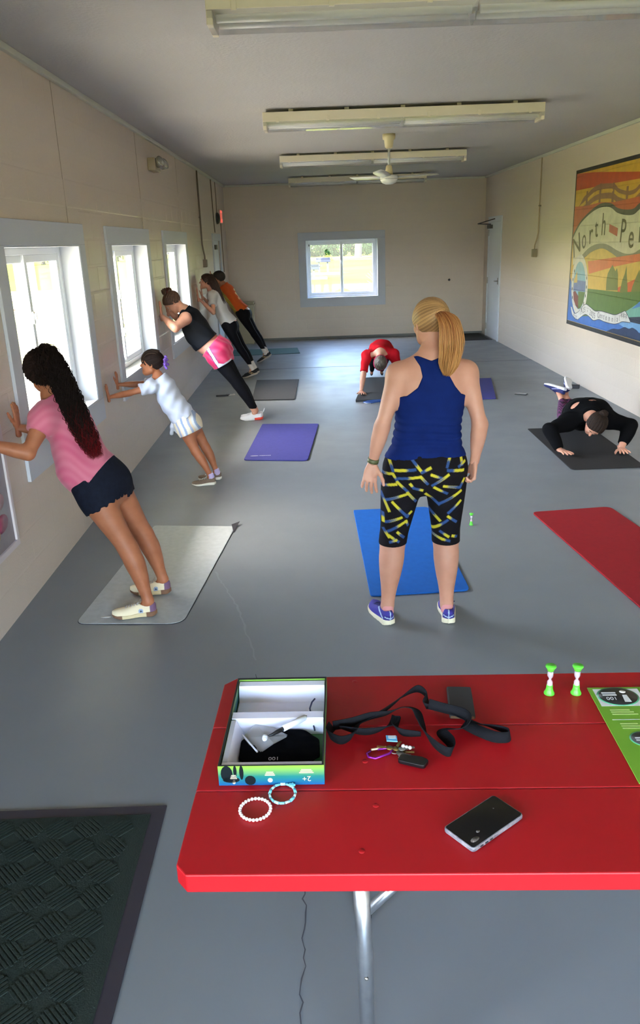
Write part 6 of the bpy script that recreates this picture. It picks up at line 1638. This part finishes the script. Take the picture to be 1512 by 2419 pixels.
card('divider_flap', [(W0,.005,.045),(W1,.005,.045),(W1,.024,.047),(W0,.024,.047)])
card('divider_flap', [(W0,.024,.047),(W1,.024,.047),(W1,.027,.003),(W0,.027,.003)])
card('divider_flap', [(W0,.205,.047),(W1,.205,.047),(W1,.232,.048),(W0,.232,.048)])
card('divider_flap', [(W0,.198,.003),(W1,.198,.003),(W1,.205,.047),(W0,.205,.047)])
card('divider_flap', [(W0,.232,.048),(W1,.232,.048),(W1,.262,.004),(W0,.262,.004)])
card('divider_floor', [(W0,.262,.005),(W1,.262,.005),(W1,.345,.005),(W0,.345,.005)])
card('divider_flap', [(W0,.345,.005),(W1,.345,.005),(W1,.362,.047),(W0,.362,.047)])
card('divider_flap', [(W0,.362,.047),(W1,.362,.047),(W1,.383,.048),(W0,.383,.048)])
card('divider_flap', [(W0,.027,.046),(W0+.012,.027,.046),(W0+.012,.198,.046),(W0,.198,.046)])
card('divider_flap', [(W0+.012,.027,.046),(W0+.032,.027,.004),(W0+.032,.198,.004),(W0+.012,.198,.046)])
def blob(nm, x, y0, z, sx, sz, m, ang=0):
    mb = MB(); mb.add([(math.cos(a), math.sin(a), h_) for h_ in (0, .0006) for a in (2*PI*i/14 for i in range(14))], [tuple(range(14))[::-1], tuple(range(14, 28))]+[(i, (i+1) % 14, 14+(i+1) % 14, 14+i) for i in range(14)], False, Matrix.Translation((x, y0, z)) @ Matrix.Rotation(PI/2, 4, 'X') @ Matrix.Diagonal((sx, sz, 1, 1))); return mb.build(nm, m, box)
dk = mat('print_dark', (16,24,28), .8, spec=.1); gold = mat('print_pale_gold', (196,178,150), .5)
for x, z, a, b in ((.020,.033,.014,.022),(.040,.040,.004,.016),(.055,.036,.005,.020),(.075,.014,.013,.013),(.030,.016,.02,.008)): blob('printed_tree', x, .0, z, a, b, dk)
for x, z, s in ((.036,.022,.008),(.122,.030,.012),(.208,.036,.017)):
    for k in range(3):
        mb = MB(); mb.box(x-s*(1-.15*k), x+s*(1-.15*k), -.0009, 0, z-.003+k*.0042, z-.0005+k*.0042); mb.build('printed_line', gold, box)
blob('printed_badge', .036, .0, .010, .004, .006, gold); blob('printed_badge', .122, .0, .014, .006, .006, gold)
text_mesh('2+', .020, 'printed_number', gold, Matrix.Translation((.208, -.0008, .018)) @ Matrix.Rotation(PI/2, 4, 'X') @ Matrix.Rotation(PI, 4, 'Z'), box, .0003)

def W(x, y, z): return (x, y, Z0+z)
# black pouch in the box
f = Field(); c = V3(bx+.140, by+.112, Z0+.0135); rz = math.radians(-2)
f.ell(c, ((math.cos(rz), math.sin(rz), 0), (-math.sin(rz), math.cos(rz), 0), (0,0,1)), (.108, .088, .0115), .02)
pou = empty('drawstring_bag', (c[0], c[1], Z0+.0055), 0, 'black velvet drawstring bag lying in the open game box', 'bag')
V, Q = field_mesh(f, .0028, disp=lambda X, Y, Z: .0012*np.sin(X*120+Y*60)+.001*np.sin(Y*190), grow=.004,
                  clip=lambda X, Y, Z: np.maximum(np.abs(X-c[0])-.100, np.abs(Y-c[1]+.0)-.081))
np_mesh('fabric', V-V3(c[0], c[1], Z0+.0035), Q, mat('black_velvet', (7,7,11), .98, spec=.05), pou)
mb = MB(); mb.tube([(.088,.070,.012),(.080,.105,.030),(.076,.130,.040),(.082,.150,.046),(.090,.160,.050)], .0022, 6); mb.build('drawstring', mat('navy_cord', (26,28,60), .7), pou)
text_mesh('100', .018, 'printed_mark', mat('silver_print', (170,170,180), .5), Matrix.Translation((-.012, -.052, .0215)) @ Matrix.Rotation(PI, 4, 'Z'), pou, .0002)
# clear plastic packet
pk = empty('plastic_packet', (-.158, 1.690, Z0+.027), 0, 'crumpled clear plastic packet on the black bag in the game box', 'packet')
clr = mat('clear_film', (206,206,212), .15, alpha=.42, coat=.4)
P = [(-.060,.010),(-.030,.062),(.020,.050),(.058,.008),(.020,-.030),(-.018,-.062)]
mb = MB(); vs = [(0,0,.006)]+[(x, y, .004*math.sin(i*2.1)) for i, (x, y) in enumerate(P)]; mb.add(vs, [(0, 1+i, 1+(i+1) % 6) for i in range(6)]); mb.add([(x*.85+.004, y*.8-.006, z+.004) for x, y, z in vs], [(0, 1+i, 1+(i+1) % 6) for i in range(6)])
mb.build('film', clr, pk)
mb = MB(); mb.tube([(-.060,.010,.006),(-.040,-.026,.008),(-.018,-.062,.006)], .0026, 6); mb.build('folded_edge', mat('white_film_edge', (214,214,222), .3), pk)
# marker pen and its cap
mk = empty('marker_pen', (-.130, 1.700, Z0+.040), math.radians(36), 'uncapped white marker with black neck lying across the packet', 'pen')
mb = MB(); mb.tube([(.018,0,0),(.088,0,.004)], .0078, 14); mb.build('barrel', mat('white_plastic', (226,226,232), .35), mk)
mb = MB(); mb.tube([(-.026,0,-.003),(-.010,0,-.002),(.0,0,-.001),(.019,0,0)], [.0026,.0042,.0052,.0058], 12); mb.build('neck', mat('black_plastic', (22,20,24), .4), mk)
mb = MB(); mb.tube([(.088,0,.004),(.094,0,.004)], [.004,.0034], 10); mb.build('end_plug', mat('black_plastic', (22,20,24), .4), mk)
cp_ = empty('white_stopper', (-.160, 1.676, Z0+.036), 0, 'small round white marker cap on the plastic packet', 'cap')
mb = MB(); mb.tube([(0,0,0),(.0,.010,.001)], [.0068,.0064], 14); mb.ball((0,-.001,0), .0066); mb.build('shell', mat('white_plastic', (226,226,232), .35), cp_)

# bracelets
br = empty('bead_bracelet', (-.171, 1.457, Z0), 0, 'pearl white bead bracelet on the red table', 'bracelet')
pearl = mat('pearl', (232,222,220), .25, coat=.6)
for i in range(27):
    a = 2*PI*i/27; mb = MB(); mb.ball((.0345*math.cos(a), .0355*math.sin(a), .0042), .0041, 10, 8); mb.build('bead', pearl, br)
br = empty('bead_bracelet', (-.1115, 1.508, Z0), 0, 'light blue tube bead bracelet with a star charm beside the game box', 'bracelet')
cyan = mat('aqua_bead', (120,200,226), .3); cyan2 = mat('pale_aqua_bead', (176,216,224), .35)
for i in range(14):
    a0, a1 = 2*PI*i/14+.03, 2*PI*(i+1)/14-.03
    mb = MB(); mb.tube([(.030*math.cos(a0), .034*math.sin(a0), .0035), (.030*math.cos(a1), .034*math.sin(a1), .0035)], .0030 if i % 3 else .0036, 8); mb.build('bead', cyan2 if i % 2 else cyan, br)
mb = MB(); st = [(.008*(1 if k % 2 == 0 else .55)*math.cos(k*PI/5), .008*(1 if k % 2 == 0 else .55)*math.sin(k*PI/5)) for k in range(10)]; mb.prism(st, .004, .010, Matrix.Translation((.022, .024, 0))); mb.build('star_charm', cyan, br, bevel=.001)

# wallet-like black notebook
wl2 = empty('notebook', (.3635, 1.854, Z0), math.radians(-6), 'dark grey pocket notebook on the red table behind the black strap', 'notebook')
mb = MB(); mb.box(-.034, .034, -.072, .072, 0, .0125); mb.build('cover', mat('charcoal_cover', (52,50,50), .7), wl2, bevel=.004)
mb = MB(); mb.box(-.031, .031, -.0725, .070, .003, .0095); mb.build('pages', mat('tan_pages', (120,96,70), .9), wl2)

# tangled webbing strap: one flat band standing mostly on edge, looping over the table
def band(path, width, th, m, name, parent, tilt):
    P_ = sm3(path, 8); n = len(P_); vs = []; fs = []
    for i in range(n):
        p = V3(P_[i]); d = unit(V3(P_[min(i+1, n-1)])-V3(P_[max(i-1, 0)])); s = unit(np.cross(d, V3(0,0,1))); up = unit(np.cross(s, d))
        a = tilt(i/(n-1)); w = s*math.cos(a)+up*math.sin(a); q = unit(np.cross(d, w)); lo = min(0, -w[2]*width/2, w[2]*width/2)
        p = p+V3(0, 0, -lo+th)
        for x, y in ((-1,-1),(1,-1),(1,1),(-1,1)): vs.append(tuple(p+w*x*width/2+q*y*th/2))
    for i in range(n-1):
        for j in range(4): fs.append((i*4+j, i*4+(j+1) % 4, i*4+4+(j+1) % 4, i*4+4+j))
    fs += [(3,2,1,0), tuple((n-1)*4+j for j in range(4))]
    mb = MB(); mb.add(vs, fs, True); o = mb.build(name, m, parent); return o
def sm3(pts, n):
    out = []; N = len(pts)
    for i in range(N-1):
        p0, p1, p2, p3 = pts[max(i-1, 0)], pts[i], pts[i+1], pts[min(i+2, N-1)]
        for k in range(n):
            t = k/n; out.append(tuple(.5*((2*p1[j])+(p2[j]-p0[j])*t+(2*p0[j]-5*p1[j]+4*p2[j]-p3[j])*t*t+(3*p1[j]-p0[j]-3*p2[j]+p3[j])*t**3) for j in (0, 1, 2)))
    return out+[pts[-1]]
st_ = empty('webbing_strap', (.2, 1.74, Z0), 0, 'long black webbing strap tangled in loops on the red table', 'strap')
L_ = lambda *a: [(x-.2, y-1.74, z) for x, y, z in a]
band(L_((.010,1.752,.002),(.000,1.712,.004),(.030,1.682,.004),(.062,1.700,.006),(.075,1.745,.008),(.105,1.775,.012),(.150,1.800,.016),(.205,1.852,.020),(.250,1.880,.022),(.272,1.850,.016),(.262,1.818,.008),(.300,1.812,.010),(.345,1.772,.010),(.385,1.742,.006),(.420,1.722,.004),(.455,1.695,.003),(.450,1.672,.003),(.418,1.674,.004),(.385,1.702,.006),(.350,1.735,.012)), .028, .0022, black_strap, 'band', st_, lambda t: .9+.5*math.sin(t*17))
band(L_((.012,1.742,.006),(.060,1.748,.010),(.110,1.768,.014),(.160,1.778,.018),(.200,1.800,.022),(.232,1.792,.020),(.240,1.750,.012),(.245,1.700,.006),(.262,1.655,.003),(.285,1.622,.003),(.302,1.625,.003),(.304,1.660,.005),(.288,1.700,.010),(.300,1.712,.012),(.340,1.712,.010),(.362,1.735,.014),(.352,1.762,.016),(.300,1.790,.018),(.270,1.808,.018)), .029, .0022, black_strap, 'band', st_, lambda t: 1.0+.5*math.sin(t*14+1))
band(L_((.030,1.735,.010),(.085,1.715,.006),(.130,1.722,.006),(.165,1.745,.010),(.180,1.775,.016),(.172,1.735,.008),(.190,1.708,.004),(.235,1.700,.004)), .025, .0022, black_strap, 'band', st_, lambda t: .8+.5*math.sin(t*9))

# keys on a purple carabiner
ky = empty('key_ring', (.155, 1.645, Z0), 0, 'bunch of keys with purple carabiner and black car fob on the red table', 'keys')
purple = mat('purple_anodized', (150,40,160), .25, metal=.7)
mb = MB(); mb.tube([(-.052,.010,.004),(-.062,.000,.004),(-.058,-.014,.004),(-.042,-.020,.004),(-.006,-.004,.005),(.002,.008,.006),(-.004,.018,.006),(-.034,.014,.005)], .0030, 8, closed=False); mb.build('carabiner', purple, ky)
mb = MB(); mb.tube([(-.050,.012,.006),(-.012,.020,.007)], .0028, 8); mb.build('carabiner_gate', mat('pale_gold_metal', (206,190,160), .3, metal=.6), ky)
mb = MB(); mb.tube([(.008+.011*math.cos(a), .008+.011*math.sin(a), .005+.002*math.sin(a)) for a in np.linspace(0, 2*PI, 16)[:-1]], .0013, 6, closed=True); mb.build('split_ring', steel, ky)
mb = MB(); mb.prism(rounded([(-.036,-.013),(.032,-.017),(.038,.010),(.020,.018),(-.034,.014)], .008), .001, .0135, Matrix.Translation((.048, -.040, 0)) @ Matrix.Rotation(-.36, 4, 'Z')); mb.build('car_fob', mat('gloss_black', (12,12,15), .25), ky, bevel=.0035, seg=3)
mb = MB(); mb.tube([(.014,-.016,.007),(.018,-.022,.008),(.014,-.030,.007)], .0028, 6); mb.build('fob_loop', mat('chrome', (210,210,214), .12, metal=1), ky)
brass = mat('brass', (180,150,90), .3, metal=.9)
for i, (a, x, y, m) in enumerate(((.5,.020,.004,steel),(-.1,.024,.0,brass),(-.5,.020,-.006,steel),(1.1,.012,.010,brass),(2.9,-.004,.012,brass),(.15,.026,.004,steel))):
    M = Matrix.Translation((x, y, .003+.0016*i)) @ Matrix.Rotation(a, 4, 'Z'); mb = MB()
    mb.lathe([(.0085,0),(.0085,.0016)], 14, M); mb.box(.006, .032, -.003, .003, 0, .0016, M)
    for k in range(3): mb.box(.012+k*.006, .015+k*.006, .003, .0045, 0, .0016, M)
    mb.build('key', m, ky)
mb = MB(); mb.box(-.014, .014, -.012, .012, .010, .013, Matrix.Translation((.003, .042, .004)) @ Matrix.Rotation(.1, 4, 'Y')); tg = mb.build('key_tag', mat('light_blue_tag', (96,176,220), .4), ky, bevel=.001)
mb = MB(); mb.box(-.012, .012, -.002, .010, .0172, .0178, Matrix.Translation((.003, .042, 0))); mb.build('tag_picture', mat('tag_white', (206,216,220), .5), tg)
for i, s in enumerate(((.03,.012,.014),(.038,.010,.012),(.046,.006,.013))):
    mb = MB(); mb.ball(s, .0052, 8, 6); mb.build('charm_bead', mat('clear_silver_bead', (206,200,196), .15, metal=.3), ky)

# phone with bumper case
ph = empty('phone', (.330, 1.387, Z0), math.atan2(1.468-1.370, .371-.242), 'black smartphone in a scuffed clear case on the near right of the red table', 'phone')
mb = MB(); mb.prism(rounded([(-.082,-.043),(.082,-.043),(.082,.043),(-.082,.043)], .010), 0, .0105); mb.build('case', mat('scuffed_clear_case', (96,94,104), .25, spec=.6, noise=(60, (150,146,150), .2)), ph, bevel=.0022)
mb = MB(); mb.prism(rounded([(-.079,-.0400),(.079,-.0400),(.079,.0400),(-.079,.0400)], .007), .0100, .0112); mb.build('screen', mat('black_glass', (14,12,14), .08), ph)
for x, y, a, b in ((-.058,-.026,.012,.006),(-.035,-.014,.005,.0035),(.045,.012,.0016,.0016)):
    mb = MB(); mb.lathe([(1,0),(1,.0003)], 10, Matrix.Translation((x, y, .0112)) @ Matrix.Diagonal((a, b, 1, 1))); mb.build('smudge', mat('glass_smudge', (96,88,84), .3), ph)
for x in (-.06,-.045,-.03): 
    mb = MB(); mb.box(x, x+.008, -.0445, -.0425, .004, .007); mb.build('side_button', mat('dark_plastic', (50,50,54), .5), ph)

# green game board, seen upside down
gb_ = empty('game_board', (.728, 1.910, Z0), math.radians(-2.2), 'green printed game board with black round panels lying upside down on the table', 'board')
green = mat('board_green', (122,172,52), .35, noise=(7, (104,156,44), .3)); pw = mat('board_white', (214,214,214), .4); pb = mat('board_black', (24,24,24), .35); teal = mat('board_teal', (70,150,110), .4)
BLX = .46
mb = MB(); mb.box(0, BLX, -.41, 0, 0, .0032); mb.build('panel', green, gb_, bevel=.0008)
def flat(nm, m, M, poly=None, z=.0034, n=28):
    mb = MB()
    if poly: mb.prism(poly, z, z+.0003, M)
    else: mb.lathe([(1, z), (1, z+.0003)], n, M)
    return mb.build(nm, m, gb_)
I4 = Matrix.Identity(4); D = lambda x, y, a, b: Matrix.Translation((x, y, 0)) @ Matrix.Diagonal((a, b, 1, 1))
def R4(x0, x1, y0, y1): return [(x0, y0), (x1, y0), (x1, y1), (x0, y1)]
flat('white_panel', pw, I4, R4(.012, .135, -.094, -.010)); flat('round_rim', teal, D(.070, -.048, .056, .046), z=.0038); flat('round_panel', pb, D(.070, -.048, .052, .042), z=.0042)
Rz = Matrix.Rotation(PI, 4, 'Z')
flat('exclamation_stem', pw, Matrix.Translation((.089, -.056, 0)), [(-.009,-.020),(.009,-.020),(.006,.014),(-.006,.014)], z=.0046); flat('exclamation_dot', pw, D(.089, -.026, .0085, .0070), z=.0046)
text_mesh('100', .020, 'board_number', pw, Matrix.Translation((.050, -.058, .0048)) @ Rz, gb_, .0002)
for k in range(2): flat('text_line', pw, I4, R4(.030, .068, -.034-k*.011, -.028-k*.011), z=.0046)
for i, yy in enumerate((-.125, -.188)):
    flat('small_disc', pw, D(.132+i*.012, yy, .022, .020), z=.0038)
    for k in range(3): flat('text_line', mat('board_pale_green', (176,206,120), .4), I4, R4(.028+i*.006, .095-k*.008, yy-.010+k*.010, yy-.005+k*.010), z=.0036)
flat('rule_line', pw, I4, R4(.020, .150, -.158, -.1565), z=.0036)
flat('white_panel', pw, I4, R4(.060, .175, -.290, -.215)); flat('round_rim', teal, D(.072, -.242, .036, .032), z=.0038); flat('round_panel', mat('board_dark_grey', (54,54,56), .4), D(.072, -.242, .032, .028), z=.0042)
for k in range(2): flat('text_line', pw, I4, R4(.050, .094, -.250+k*.009, -.245+k*.009), z=.0046)
for k in range(4): flat('text_line', mat('board_pale_green', (176,206,120), .4), I4, R4(.075, .150, -.325-k*.013, -.319-k*.013), z=.0036)
flat('white_panel', pw, I4, R4(.20, .34, -.20, -.06)); flat('round_panel', pb, D(.27, -.13, .05, .05), z=.0042); flat('white_panel', pw, I4, R4(.22, .40, -.38, -.25))

for fn in PEOPLE:
    fn()
